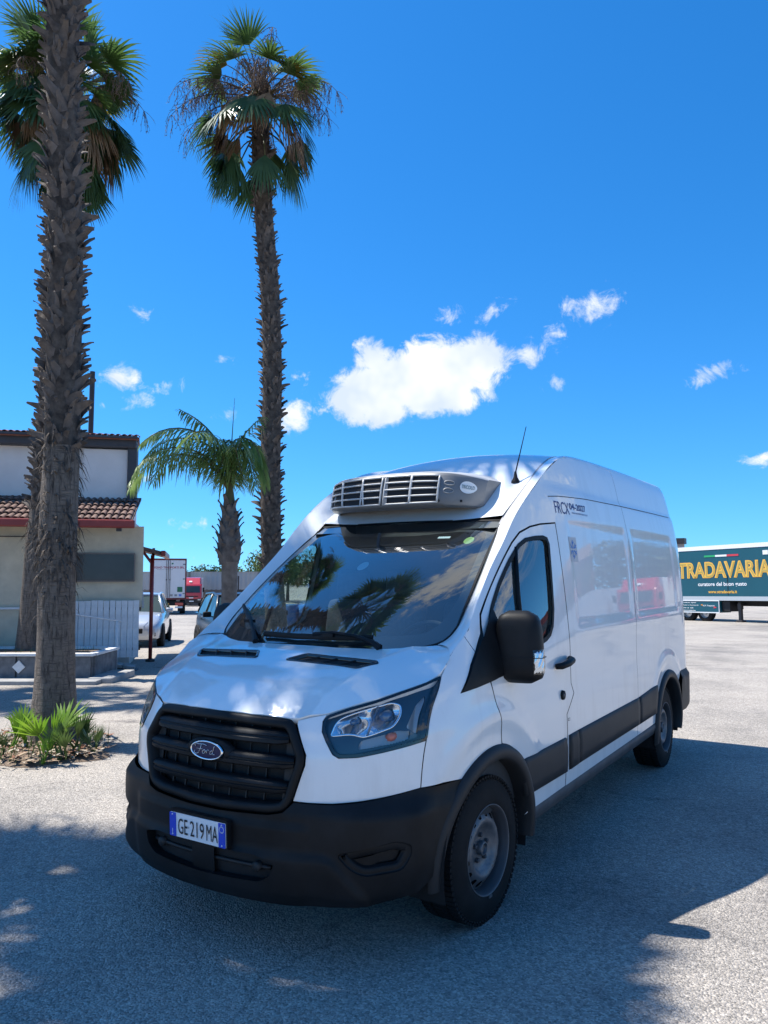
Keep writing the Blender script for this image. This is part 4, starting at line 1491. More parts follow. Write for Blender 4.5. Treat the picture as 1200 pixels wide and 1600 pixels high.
# dark lining behind the panel joints
lin = [(1.12, .70), (1.2, 1.2), (1.30, 1.32), (1.62, 1.38), (1.66, 1.18), (2.55, 1.27), (2.60, 1.97), (2.1, 1.90), (2.2, 2.02), (2.66, 2.14), (3.1, 2.40), (4.3, 2.50), (6.3, 2.45), (6.3, .83), (5.75, .83), (5.6, .93), (5.1, .93), (4.9, .47), (2.1, .45), (1.95, .8), (1.62, .90), (1.3, .85)]
lin = [(2.15, .46), (2.02, .72), (1.85, .86), (1.62, .92), (1.35, .86), (1.30, 1.13), (1.60, 1.165), (1.66, 1.17), (1.83, 1.185), (2.26, 1.285), (2.40, 1.31), (2.55, 1.39), (2.60, 1.5), (2.66, 1.90), (2.64, 1.965), (2.58, 1.972), (2.48, 1.966), (2.35, 1.95), (2.26, 1.912), (1.82, 1.56), (1.70, 1.42), (1.64, 1.42), (1.66, 1.47),
       (2.19, 1.92), (2.29, 1.99), (2.45, 2.04), (2.8, 2.30), (3.1, 2.42), (4.2, 2.52), (6.3, 2.5), (6.3, .83), (5.8, .83), (5.6, .90), (5.36, .93), (5.1, .90), (4.9, .78), (4.84, .48)]
V, F = sheet(lin, (), lambda s, z: belt(s, z, -.022), .06)
pair('joint_lining', V, F, m_dark)
# a hi-vis cloth left on the dashboard
mb = MB()
rng = random.Random(4)
V = []
for i in range(7):
    for j in range(5):
        V.append((-.10 + .05 * i, -.06 + .04 * j, 1.325 + .05 * max(0, 1 - abs(i - 4.5) / 1.6) * rng.uniform(.5, 1.3) + rng.uniform(0, .012)))
mb.add(V, grid_faces(7, 5))
hv = mb.build('safety_vest', m_hi, None, True)
tag(hv, 'crumpled yellow safety vest lying on the van dashboard behind the windscreen', 'vest')

# ------------------------------------------------------------------ palms and plants
def leaf_mat(name, col, alt, rough=.45, trans=.28):
    if name in MATS: return MATS[name]
    m, nt, b = new_mat(name)
    L, N = nt.links, nt.nodes
    tcn = N.new('ShaderNodeTexCoord')
    n = N.new('ShaderNodeTexNoise')
    n.inputs['Scale'].default_value = 3.5
    n.inputs['Detail'].default_value = 5
    L.new(tcn.outputs['Object'], n.inputs['Vector'])
    r = N.new('ShaderNodeValToRGB')
    r.color_ramp.elements[0].position, r.color_ramp.elements[1].position = .35, .68
    r.color_ramp.elements[0].color, r.color_ramp.elements[1].color = (*col, 1), (*alt, 1)
    L.new(n.outputs[0], r.inputs[0])
    L.new(r.outputs[0], b.inputs['Base Color'])
    b.inputs['Roughness'].default_value = rough
    b.inputs['Specular IOR Level'].default_value = .45
    t = N.new('ShaderNodeBsdfTranslucent')
    L.new(r.outputs[0], t.inputs[0])
    mx = N.new('ShaderNodeMixShader')
    mx.inputs[0].default_value = trans
    L.new(b.outputs[0], mx.inputs[1]); L.new(t.outputs[0], mx.inputs[2])
    L.new(mx.outputs[0], N['Material Output'].inputs['Surface'])
    return m

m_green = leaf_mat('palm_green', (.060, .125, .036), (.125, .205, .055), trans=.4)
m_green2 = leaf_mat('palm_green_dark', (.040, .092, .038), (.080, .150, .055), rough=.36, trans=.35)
m_yel = leaf_mat('palm_yellow', (.30, .22, .025), (.10, .12, .03))
m_dry = leaf_mat('palm_dry', (.17, .11, .06), (.30, .20, .115), rough=.75, trans=.15)
m_pet = leaf_mat('palm_stalk', (.10, .11, .04), (.16, .14, .06))
m_flower = leaf_mat('flower_stalk', (.13, .085, .06), (.20, .14, .10), rough=.8, trans=.1)
m_young = leaf_mat('seedling_green', (.12, .28, .02), (.28, .42, .04), trans=.45)
m_weed = leaf_mat('weed_green', (.05, .11, .025), (.12, .17, .05), trans=.3)
m_queen = leaf_mat('feather_green', (.12, .22, .05), (.28, .38, .13), rough=.4, trans=.42)
m_boot = pbr('leaf_base', (.050, .040, .035), rough=.85, var=.5, vscale=6, alt=(.165, .138, .120), bump=.25, bscale=40)
m_fibre = pbr('palm_fibre', (.030, .023, .019), rough=.95, var=.5, vscale=9, alt=(.12, .095, .075), bump=.5, bscale=60)

def bark():
    m, nt, b = new_mat('ringed_bark')
    L, N = nt.links, nt.nodes
    tcn = N.new('ShaderNodeTexCoord')
    mp = N.new('ShaderNodeMapping')
    mp.inputs['Scale'].default_value = (34, 34, 6)
    L.new(tcn.outputs['Object'], mp.inputs[0])
    v = N.new('ShaderNodeTexNoise'); v.inputs['Scale'].default_value = 1.0; v.inputs['Detail'].default_value = 6; v.inputs['Roughness'].default_value = .7
    L.new(mp.outputs[0], v.inputs['Vector'])
    mp2 = N.new('ShaderNodeMapping'); mp2.inputs['Scale'].default_value = (7.0, 7.0, 52)
    L.new(tcn.outputs['Object'], mp2.inputs[0])
    h = N.new('ShaderNodeTexNoise'); h.inputs['Scale'].default_value = 1.0; h.inputs['Detail'].default_value = 5; h.inputs['Roughness'].default_value = .6
    L.new(mp2.outputs[0], h.inputs['Vector'])
    mi = N.new('ShaderNodeMath'); mi.operation = 'MINIMUM'
    h2 = N.new('ShaderNodeMath'); h2.operation = 'MULTIPLY_ADD'; h2.inputs[1].default_value = .75; h2.inputs[2].default_value = .155
    L.new(h.outputs[0], h2.inputs[0])
    L.new(v.outputs[0], mi.inputs[0]); L.new(h2.outputs[0], mi.inputs[1])
    r = N.new('ShaderNodeValToRGB')
    r.color_ramp.elements[0].position, r.color_ramp.elements[1].position = .34, .54
    r.color_ramp.elements[0].color, r.color_ramp.elements[1].color = (.035, .029, .025, 1), (.19, .155, .125, 1)
    L.new(mi.outputs[0], r.inputs[0])
    L.new(r.outputs[0], b.inputs['Base Color'])
    b.inputs['Roughness'].default_value = .9
    bp = N.new('ShaderNodeBump'); bp.inputs['Strength'].default_value = 1.0; bp.inputs['Distance'].default_value = .03
    L.new(mi.outputs[0], bp.inputs['Height']); L.new(bp.outputs[0], b.inputs['Normal'])
    return m
m_bark = bark()

def fan_frond(seed, th0, th1, Lp=.7, Lb=.8, n=28, spread=150, droop=.35, mats=None, limp=.0, missing=.0):
    """one fan leaf: stalk and pleated segments; grows along +X"""
    rg = random.Random(seed)
    mb = MB()
    P = [Vector((0, 0, 0))]
    K = 6
    for i in range(K):
        th = R(th0 + (th1 - th0) * (i + .5) / K)
        P.append(P[-1] + Vector((math.cos(th), rg.uniform(-.03, .03), math.sin(th))) * (Lp / K))
    mb.tube(P, [.022 - .012 * i / K for i in range(K + 1)], 5, mi=1, flat=.6)
    H = P[-1]
    th = R(th1)
    t, sd, nn = Vector((math.cos(th), 0, math.sin(th))), Vector((0, 1, 0)), Vector((-math.sin(th), 0, math.cos(th)))
    dphi = R(spread) / n
    for i in range(n):
        if rg.random() < missing: continue
        ph = -R(spread) / 2 + dphi * (i + .5) + rg.uniform(-.25, .25) * dphi
        d = t * math.cos(ph) + sd * math.sin(ph) + nn * (.12 * math.cos(ph * 2) + (.05 if i % 2 else -.05))
        d.normalize()
        L = Lb * (.72 + .28 * math.cos(ph)) * rg.uniform(.86, 1.06)
        wd = d.cross(nn).normalized()
        V = []
        q = Vector(H)
        dd = d.copy()
        rr = [0, .22, .45, .65, .82, 1.0]
        ww = [.15, .62, .80, .62, .34, .04]
        dr = droop * rg.uniform(.6, 1.5) + limp * rg.random()
        for k, (a, w) in enumerate(zip(rr, ww)):
            if k:
                dd = (dd + Vector((0, 0, -1)) * dr * (a ** 1.6) * .55).normalized()
                q = q + dd * (L * (a - rr[k - 1]))
            hw = w * Lb * .42 * dphi
            V += [q - wd * hw, q + wd * hw + nn * (.006 if k in (2, 3) else 0)]
        mb.add(V, [(2 * k, 2 * k + 1, 2 * k + 3, 2 * k + 2) for k in range(5)], 0)
    return mesh_data('frond', mb.V, mb.F, mats, True, mb.M)

def flower_stalk(seed, L=1.3, th0=35, th1=-60):
    """spent flowering branch: arched stalk with hanging sprays"""
    rg = random.Random(seed)
    mb = MB()
    P = [Vector((0, 0, 0))]
    K = 10
    for i in range(K):
        th = R(th0 + (th1 - th0) * (i / K) ** 1.3)
        P.append(P[-1] + Vector((math.cos(th), rg.uniform(-.06, .06), math.sin(th))) * (L / K))
    mb.tube(P, [.014 - .010 * i / K for i in range(K + 1)], 5)
    for i in range(3, K + 1):
        for k in range(7):
            q = P[i].copy()
            d = Vector((rg.uniform(-.6, .6), rg.uniform(-.6, .6), rg.uniform(-.7, .1))).normalized()
            pts = [q]
            for s in range(4):
                d = (d + Vector((0, 0, -.45)) + Vector((rg.uniform(-.3, .3), rg.uniform(-.3, .3), 0))).normalized()
                pts.append(pts[-1] + d * rg.uniform(.05, .11))
            mb.tube(pts, [.004, .004, .003, .003, .002], 3, cap=False)
            for p in pts[1:]:
                for _ in range(2):
                    e = p + Vector((rg.uniform(-.03, .03), rg.uniform(-.03, .03), rg.uniform(-.05, .0)))
                    w = Vector((rg.uniform(-1, 1), rg.uniform(-1, 1), 0)) * .008
                    mb.add([p - w, p + w, e], [(0, 1, 2)])
    return mesh_data('flower_stalk', mb.V, mb.F, m_flower, False)

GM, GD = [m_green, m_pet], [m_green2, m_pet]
F_UP = [fan_frond(11 + i, 78 - 6 * i, 62 - 12 * i, .62, .72, 26, 130, .25, GM) for i in range(3)]
F_MID = [fan_frond(21 + i, 42, 8 - 10 * i, .75, .80, 28, 155, .45, GM) for i in range(3)]
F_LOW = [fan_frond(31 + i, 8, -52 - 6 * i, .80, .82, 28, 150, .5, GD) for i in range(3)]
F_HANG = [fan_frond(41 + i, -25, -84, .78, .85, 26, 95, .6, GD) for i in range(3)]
F_YEL = [fan_frond(51 + i, 40 - 20 * i, 5 - 30 * i, .62, .70, 24, 120, .5, [m_yel, m_pet]) for i in range(2)]
F_DRY = [fan_frond(61 + i, 5 - 20 * i, -70, .70, .78, 22, 80, 1.1, [m_dry, m_dry], limp=1.2, missing=.15) for i in range(3)]
F_FLO = [flower_stalk(71 + i, 1.1 + .2 * i, 40 - 12 * i, -65) for i in range(3)]
F_FLU = [flower_stalk(76, .95, 86, 70)]

def boot_mesh(seed):
    """the woody stub of a cut leaf stalk: broad clasping foot, curved tongue, ragged end; lies along +Z, outward is +X"""
    rg = random.Random(seed)
    L = rg.uniform(.20, .30)
    V = []
    K = 5
    lean0 = rg.uniform(.02, .16)
    for i in range(K + 1):
        t = i / K
        x = .0 + L * (lean0 * t + .34 * t ** 2.2)
        z = L * (t - .22 * t * t)
        w = (.048 * (1 - t) ** 1.2 + .024) * (1 if i < K else .8)
        th = .016 * (1 - .6 * t)
        for a, b in ((-1, .5), (0, 1), (1, .5), (1, -.5), (0, -.2), (-1, -.5)):
            V.append((x + th * b - abs(a) * .016 * (1 - t), a * w, z + (rg.uniform(-.02, .02) if i == K else 0)))
    F = grid_faces(K + 1, 6, True) + [tuple(range(6))[::-1], tuple(range(K * 6, K * 6 + 6))]
    return V, F
BOOTS = [boot_mesh(s) for s in range(6)]
BOOT_ME = [mesh_data('leaf_base', V, F, m_boot, True) for V, F in BOOTS]
for me in BOOT_ME: me.set_sharp_from_angle(angle=R(45))

def boot_xf(rg, k, p, r, bs=1.0):
    a = k * 2.399963 + rg.uniform(-.12, .12)
    sg = 1 if int(k) % 2 else -1
    M = Matrix.Translation(p + Vector((math.cos(a) * r, math.sin(a) * r, 0))) @ Matrix.Rotation(a, 4, 'Z') @ Matrix.Rotation(sg * R(rg.uniform(18, 62)), 4, 'X') @ Matrix.Rotation(R(rg.uniform(-8, 16)), 4, 'Y')
    s = rg.uniform(.62, 1.22) * bs
    return M @ Matrix.Diagonal((s, s * rg.uniform(.85, 1.2), s, 1))

def trunk_axis(base, top, H, bow=0.0):
    def f(z):
        t = z / H
        p = base.lerp(top, t)
        return Vector((p.x + bow * math.sin(t * math.pi), p.y, z))
    return f

def fan_palm(name, label, base, top, rbase, zboot, boot_parts, seed, fronds, shag=(), cscale=1.0, bend=(0, 0), bscale=.9):
    """base, top: foot and head of the trunk; zboot: height where old leaf stubs begin"""
    rg = random.Random(seed)
    root = empty(name, base)
    tag(root, label, 'palm tree', 'palms of the parking lot')
    H = (top - base).z
    ax = lambda z: Vector(((top.x - base.x) * (z / H) + .05 * math.sin(z * .9 + seed) + bend[0] * max(0, z / H - .7) ** 2 * 11, (top.y - base.y) * (z / H) + .04 * math.sin(z * .7 + 2 * seed) + bend[1] * max(0, z / H - .7) ** 2 * 11, z))
    rad = lambda z: rbase * (.80 + .35 * math.exp(-z * 1.6) + .04 * math.sin(z * 2.1 + seed)) if z < zboot else rbase * (.80 - .10 * (z - zboot) / H)
    V = []
    nz_, na = 70, 28
    for i in range(nz_):
        z = -.1 + (H + .1) * i / (nz_ - 1)
        c = ax(max(z, 0))
        for j in range(na):
            a = 2 * math.pi * j / na
            r = rad(max(z, 0)) * (1 + .025 * math.sin(a * 5 + z * 3) + rg.uniform(-.018, .018))
            V.append((c.x + math.cos(a) * r, c.y + math.sin(a) * r, z))
    F = grid_faces(nz_, na, True)
    fm = [0 if (-.1 + (H + .1) * (k // na) / (nz_ - 1)) < zboot else 1 for k in range(len(F))]
    trunk = link('trunk', mesh_data('trunk', V, F, [m_bark, m_fibre], True, fm), root)
    # old leaf stubs up the trunk
    dz = .0195 if boot_parts else .0125
    n = int((H - zboot) / dz)
    rest = MB()
    for k in range(n):
        z = zboot + k * dz
        if not boot_parts and rg.random() < .14: continue
        M = boot_xf(rg, k, ax(z), rad(z) * .90, bscale)
        if k < boot_parts:
            o = link('leaf_base', BOOT_ME[rg.randrange(6)], trunk)
            o.matrix_local = M
        else:
            Vb, Fb = BOOTS[rg.randrange(6)]
            rest.add([M @ Vector(v) for v in Vb], Fb)
    if boot_parts:
        for k in range(n):
            z = zboot + k * dz + .01
            M = boot_xf(rg, k * 1.7 + .9, ax(z), rad(z) * .84, bscale)
            Vb, Fb = BOOTS[rg.randrange(6)]
            rest.add([M @ Vector(v) for v in Vb], Fb)
    if rest.V:
        o = rest.build('leaf_base_rows', m_boot, trunk, True, auto=45)
        tag(o, kind='stuff')
    # shaggy fibre where the stubs have torn away
    for zc, zs, cnt in shag:
        mb = MB()
        for _ in range(cnt):
            z = zc + rg.gauss(0, zs)
            a = rg.uniform(0, 2 * math.pi)
            c = ax(max(z, .05)); r = rad(max(z, .05))
            p = Vector((c.x + math.cos(a) * r, c.y + math.sin(a) * r, z))
            d = Vector((math.cos(a) * rg.uniform(.1, .9), math.sin(a) * rg.uniform(.1, .9), rg.uniform(-1.0, .5)))
            L = rg.uniform(.05, .22)
            w = Vector((-math.sin(a), math.cos(a), 0)) * rg.uniform(.002, .012)
            q = p + d * L * .6
            e = q + (d + Vector((0, 0, -.8))) * L * .5
            mb.add([p - w, p + w, q + w, q - w, e], [(0, 1, 2, 3), (3, 2, 4)])
        o = mb.build('bark_fibre', m_fibre, trunk)
        tag(o, kind='stuff')
    # crown
    T = ax(H)
    mb = MB()
    mb.lathe([(.0, -.35), (rbase * .75, -.3), (rbase * 1.0, -.05), (rbase * .8, .25), (.05, .5)], 16, 'Z')
    crown_o = mb.build('crown', m_fibre, root, True, loc=T)
    for me, nm, az, z, s, tilt in fronds(rg):
        s *= cscale
        o = link(nm, me, crown_o, (math.cos(az) * rbase * .6, math.sin(az) * rbase * .6, z), (R(rg.uniform(-18, 18)), R(tilt), az), (s, s, s))
    return root

VIEW = math.atan2(SIDE.y, SIDE.x)          # bearing of "to the right in the photograph"

def full_crown(rg):
    o = []
    for i in range(7):
        o.append((rg.choice(F_UP), 'frond', VIEW + rg.uniform(0, 6.28), .25 + rg.uniform(0, .2), rg.uniform(.75, 1.0), rg.uniform(-12, 12)))
    for i in range(10):
        o.append((rg.choice(F_MID), 'frond', i * .628 + rg.uniform(-.3, .3), .1 + rg.uniform(-.1, .15), rg.uniform(.75, 1.0), rg.uniform(-12, 10)))
    for i in range(9):
        o.append((rg.choice(F_LOW), 'frond', i * .698 + rg.uniform(-.3, .3), -.1 + rg.uniform(-.2, .1), rg.uniform(.8, 1.05), rg.uniform(-8, 8)))
    for i in range(10):
        o.append((rg.choice(F_HANG), 'frond', i * .628 + .3 + rg.uniform(-.3, .3), -.35 + rg.uniform(-.5, .15), rg.uniform(.8, 1.05), rg.uniform(-8, 8)))
    for i in range(14):
        o.append((rg.choice(F_DRY), 'dead_frond', i * .449 + rg.uniform(-.3, .3), -.1 + rg.uniform(-.25, .2), rg.uniform(.8, 1.1), 0))
    for i in range(4):
        o.append((rg.choice(F_YEL), 'yellowed_frond', rg.uniform(0, 6.28), .1, rg.uniform(.8, 1.0), 0))
    for i in range(9):
        o.append((rg.choice(F_FLO), 'flower_stalk', i * .70 + rg.uniform(-.3, .3), .05, rg.uniform(.8, 1.15), rg.uniform(-10, 10)))
    for i in range(2):
        o.append((F_FLU[0], 'flower_stalk', VIEW + rg.uniform(0, 6), .2, rg.uniform(.8, 1.05), 0))
    return o

def dense_crown(rg):
    o = full_crown(rg) + [f for f in full_crown(rg) if f[1] in ('frond', 'dead_frond')]
    for i in range(34):
        o.append((rg.choice(F_MID + F_LOW + F_UP), 'frond', rg.uniform(0, 6.28), rg.uniform(-.4, .3), rg.uniform(.6, .95), rg.uniform(-15, 15)))
    return o

def near_crown(rg):
    o = []
    for i in range(9):
        o.append((rg.choice(F_UP), 'frond', i * .7 + rg.uniform(-.3, .3), .3 + rg.uniform(0, .2), rg.uniform(.85, 1.1), rg.uniform(-10, 10)))
    for i in range(16):
        o.append((rg.choice(F_MID), 'frond', i * .393 + rg.uniform(-.2, .2), .1 + rg.uniform(-.1, .2), rg.uniform(.85, 1.1), rg.uniform(-10, 10)))
    for i in range(12):
        o.append((rg.choice(F_LOW), 'frond', i * .524 + rg.uniform(-.2, .2), .05 + rg.uniform(-.1, .2), rg.uniform(.8, 1.0), rg.uniform(-8, 4)))
    for i in range(8):
        o.append((rg.choice(F_FLO), 'flower_stalk', i * .79 + rg.uniform(-.3, .3), .15, rg.uniform(.8, 1.0), 0))
    return o

def mid_crown(rg):
    """the wind-torn crown of the middle palm: sparse on top, brown sprays, green fans hanging low"""
    o = []
    W_ = VIEW
    for az, s, t in ((3.0, 1.0, -6), (2.6, .9, 4), (3.4, .9, 0), (1.5, .95, -5), (.3, .75, 0), (4.4, .85, 0)):
        o.append((rg.choice(F_UP), 'frond', W_ + az, .38, s, t))
    for az, s in ((2.9, .9), (3.5, .8), (.2, .75), (5.0, .8), (1.4, .8), (4.2, .85)):
        o.append((rg.choice(F_MID), 'frond', W_ + az, .12, s, 0))
    for az, z, s in ((4.7, -.1, 1.0), (5.3, -.2, .95), (3.3, -.2, 1.0), (2.4, -.2, .95), (.8, -.2, .9), (6.1, -.25, .9), (4.0, -.3, 1.0)):
        o.append((rg.choice(F_LOW), 'frond', W_ + az, z, s, 0))
    for az, z, s in ((3.14, -.55, 1.05), (3.5, -.6, 1.1), (2.8, -.5, 1.0), (4.3, -.95, .95), (5.0, -.85, .95), (5.9, -.75, .95), (.1, -.7, 1.0), (1.6, -.6, 1.0), (3.9, -.7, 1.0), (2.2, -.6, .9)):
        o.append((rg.choice(F_HANG), 'frond', W_ + az, z, s, 0))
    for az in (3.2, 2.7, 3.7, .1, .5, 5.7, 5.2, 1.6, 4.4, 3.0, 3.5, 6.0, .3, 4.9, 2.3, 3.1, 2.9, 3.3, .0, 6.1, 5.5, 4.6):
        o.append((rg.choice(F_DRY), 'dead_frond', W_ + az, rg.uniform(-.25, .25), rg.uniform(.85, 1.1), rg.uniform(-12, 6)))
    for az in (3.6, 5.5, .6):
        o.append((rg.choice(F_YEL), 'yellowed_frond', W_ + az, .2, .9, -8))
    for az in (3.1, 3.4, 2.8, 2.9, .0, .3, 5.9, 5.6, 4.6, 5.0, 1.6, 4.0, 3.2, 3.3, 2.6, 3.6, 6.1, .15, .5, 4.8):
        o.append((rg.choice(F_FLO), 'flower_stalk', W_ + az, rg.uniform(-.1, .25), rg.uniform(.7, 1.05), rg.uniform(-8, 8)))
    for i in range(5):
        o.append((rg.choice(F_LOW + F_HANG + F_MID), 'frond', i * .449 + rg.uniform(-.2, .2), rg.uniform(-.5, .1), rg.uniform(.7, .95), rg.uniform(-10, 10)))
    o.append((F_FLU[0], 'flower_stalk', W_ + 4.7, .1, 1.15, -4)); o.append((F_FLU[0], 'flower_stalk', W_ + .3, .0, 1.05, 25)); o.append((F_FLU[0], 'flower_stalk', W_ + 4.9, -.25, 1.0, 6))
    return o

def spot(lat, dep, z):
    p = CAM + SIDE * lat + HEAD * dep
    return Vector((p.x, p.y, z))

P1 = spot(-3.38, 8.1, 0)
fan_palm('fan_palm', 'thick palm trunk nearest the van front, leaf stubs above a ringed foot', P1, spot(-3.60, 8.2, 10.35), .225, 3.0, 300, 3, near_crown, shag=((3.0, .14, 160), (1.95, .22, 420), (2.35, .3, 120)), cscale=1.3, bend=(0, .25), bscale=.82)
P2 = spot(-6.46, 14.3, .40)
fan_palm('fan_palm', 'palm rooted in the grey planter, half hidden behind the nearest trunk', P2, spot(-6.20, 14.3, 10.95), .20, 2.45, 0, 5, dense_crown, shag=((2.2, .2, 200),), cscale=1.18)
P3 = spot(-2.08, 15.3, ground_z(*spot(-2.08, 15.3, 0).xy))
fan_palm('fan_palm', 'tall lone palm with ragged brown and green crown rising behind the van', P3, spot(-2.52, 15.3, 11.55), .25, 1.9, 0, 8, mid_crown, cscale=1.2, bscale=.78)
P5 = Vector((-4.9, -1.9, 0))
fan_palm('fan_palm', 'palm just left of the picture whose crown shades the van bonnet', P5, Vector((-4.72, -1.70, 9.9)), .23, 2.8, 0, 13, dense_crown, cscale=1.08)
P6 = Vector((-6.2, -3.2, 0))
fan_palm('fan_palm', 'palm left of the picture beside the photographer, shading the near asphalt', P6, Vector((-6.3, -2.75, 9.8)), .23, 2.8, 0, 17, full_crown, cscale=1.2)
P7 = Vector((-12.4, 2.1, 0))
fan_palm('fan_palm', 'palm left of the picture whose crown shades the lane before the planter', P7, Vector((-12.3, 2.2, 10)), .23, 2.8, 0, 19, full_crown, cscale=1.25)

# feather palm
def feather_frond(seed, L=2.3, th0=70, th1=-55, n=46, snap=False):
    rg = random.Random(seed)
    mb = MB()
    P = [Vector((0, 0, 0))]
    K = 14
    for i in range(K):
        t = (i + .5) / K
        th = R(th0 + (th1 - th0) * (float(sstep(.28, .80, t)) if snap else t ** 1.15))
        P.append(P[-1] + Vector((math.cos(th), .02 * math.sin(seed + i * .4), math.sin(th))) * (L / K))
    mb.tube(P, [.022 * (1 - i / K) ** .7 + .003 for i in range(K + 1)], 5, mi=1)
    for i in range(n):
        t = .13 + .87 * i / (n - 1)
        f = t * K
        k = min(int(f), K - 1)
        q = P[k].lerp(P[k + 1], f - k)
        tan = (P[k + 1] - P[k]).normalized()
        for sg in (-1, 1):
            ll = (.50 * math.sin(math.pi * min(1, .18 + .80 * t)) ** .6 + .10) * rg.uniform(.85, 1.1) * L / 2.3
            d = (Vector((0, sg, 0)) * rg.uniform(.7, 1.0) + tan * rg.uniform(.35, .7) + Vector((0, 0, rg.uniform(-.15, .35)))).normalized()
            V = []
            p = q.copy()
            for s, w in ((0, .006), (.3, .013), (.6, .012), (.85, .007), (1.0, .001)):
                wd = d.cross(Vector((0, 0, 1)))
                wd = wd.normalized() if wd.length > .05 else tan
                V += [p - wd * w, p + wd * w]
                d = (d + Vector((0, 0, -1)) * rg.uniform(.30, .48)).normalized()
                p = p + d * ll * .26
            mb.add(V, [(2 * a, 2 * a + 1, 2 * a + 3, 2 * a + 2) for a in range(4)], 0)
    return mesh_data('feather_frond', mb.V, mb.F, [m_queen, m_pet], True, mb.M)

fp = spot(-2.53, 12.6, ground_z(*spot(-2.53, 12.6, 0).xy))
fpo = empty('feather_palm', fp)
tag(fpo, 'small feather palm with arching green fronds beside the building corner', 'palm tree', 'palms of the parking lot')
V = []
prof_f = [(-.1, .19), (.2, .16), (.8, .135), (1.5, .125), (1.95, .13), (2.05, .165), (2.25, .185), (2.5, .165), (2.75, .125), (3.0, .085), (3.15, .05)]
rg = random.Random(2)
fr = smooth_curve(prof_f, -.1, 3.15, 200, .02)
for i in range(66):
    z = -.1 + 3.25 * i / 65
    for j in range(20):
        a = 2 * math.pi * j / 20
        r = float(fr(z)) * (1 + rg.uniform(-.03, .03) + (.02 if (i % 4) == 0 and z < 2 else 0))
        V.append((math.cos(a) * r + .03 * math.sin(z), math.sin(a) * r, z))
F = grid_faces(66, 20, True)
m_fbark = pbr('feather_bark', (.12, .095, .078), rough=.9, var=.35, vscale=7, alt=(.22, .18, .15), bump=.3, bscale=30)
ft = link('trunk', mesh_data('trunk', V, F, [m_fbark, m_boot], True, [0 if (k // 20) < 42 else 1 for k in range(len(F))]), fpo)
rest = MB()
for k in range(46):
    z = 2.02 + k * .021
    M = Matrix.Translation((math.cos(k * 2.4) * float(fr(z)) * .92, math.sin(k * 2.4) * float(fr(z)) * .92, z - .1)) @ Matrix.Rotation(k * 2.4, 4, 'Z') @ Matrix.Rotation(R(rg.uniform(-12, 12)), 4, 'X') @ Matrix.Rotation(R(-8), 4, 'Y')
    rest.add([M @ Vector(v) for v in BOOTS[k % 6][0]], BOOTS[k % 6][1])
tag(rest.build('leaf_base_rows', m_boot, ft, True, auto=45), kind='stuff')
mb = MB()
mb.lathe([(.10, -.3), (.10, 0), (.05, .3), (.02, .5)], 10)
fcr = mb.build('crown', m_pet, fpo, True, loc=(.0, 0, 2.95))
FF = [feather_frond(3, 2.6, 78, -74), feather_frond(5, 2.2, 86, -60), feather_frond(8, 2.0, 84, -82, snap=True), feather_frond(9, 1.7, 88, 20)]
for me, az, s, tl in ((0, 3.14, .88, 2), (0, 3.45, .82, -4), (0, 2.8, .82, -4), (1, 3.0, 1.0, -8), (1, 3.7, 1.0, -10), (1, 2.3, .95, -6), (1, 4.4, .95, -6), (2, .3, .85, -4), (2, 5.7, .9, -4), (2, 1.5, .85, -4), (2, .0, .95, -6), (3, 3.2, 1.1, -4), (2, 5.0, .95, -8), (2, .9, .8, -4), (2, 6.0, 1.0, -8), (2, 5.3, .95, -4), (1, 4.9, .8, -8), (3, 5.9, .9, -6)):
    link('frond', FF[me], fcr, (0, 0, .1), (R(rg.uniform(-14, 14)), R(tl), VIEW + az), (s, s, s))
mb = MB()
mb.tube([(0, 0, .2), (.03, 0, 1.0), (.08, 0, 1.75)], [.014, .010, .003], 5)
mb.build('spear_leaf', m_queen, fcr, True)

# bed of soil and litter round the nearest palm, seedlings in it
m_soil = pbr('leaf_litter_soil', (.10, .07, .05), rough=.95, var=.4, vscale=8, alt=(.22, .165, .12), bump=.6, bscale=40)
rg = random.Random(9)
bedc = spot(-3.48, 7.75, 0)
V = [(0, 0, .035)]
for ring_ in range(1, 6):
    for j in range(40):
        a = 2 * math.pi * j / 40
        rr = (.78 + .10 * math.sin(3 * a + 1) + .07 * math.sin(7 * a)) * ring_ / 5
        V.append((math.cos(a) * rr, math.sin(a) * rr * .92, (.035 + rg.uniform(-.012, .02)) if ring_ < 5 else .003))
F = [(0, 1 + j, 1 + (j + 1) % 40) for j in range(40)]
for r_ in range(4):
    F += [(1 + r_ * 40 + j, 1 + (r_ + 1) * 40 + j, 1 + (r_ + 1) * 40 + (j + 1) % 40, 1 + r_ * 40 + (j + 1) % 40) for j in range(40)]
bed = link('soil_bed', mesh_data('soil_bed', V, F, m_soil, True), None, bedc)
tag(bed, 'brown soil bed round the foot of the nearest palm', None, kind='structure')
mb = MB()
for _ in range(760):
    a, r0 = rg.uniform(0, 6.28), math.sqrt(rg.random()) * .86
    p = Vector((math.cos(a) * r0, math.sin(a) * r0 * .92, .045 + rg.uniform(0, .03)))
    b = rg.uniform(0, 6.28)
    L = rg.uniform(.03, .16)
    d = Vector((math.cos(b), math.sin(b), rg.uniform(-.05, .25))) * L
    w = Vector((-math.sin(b), math.cos(b), 0)) * rg.uniform(.004, .022)
    m_ = p + d * .5 + Vector((0, 0, rg.uniform(0, .02)))
    mb.add([p - w, p + w, m_ + w, m_ - w, p + d], [(0, 1, 2, 3), (3, 2, 4)], rg.randrange(3))
lit = mb.build('leaf_litter', [pbr('litter_tan', (.33, .24, .16), rough=.9), pbr('litter_red', (.24, .115, .07), rough=.9), pbr('litter_pale', (.45, .38, .30), rough=.9)], None, loc=bedc)
tag(lit, 'dry tan leaf litter on the soil round the nearest palm', 'leaf litter', kind='stuff')

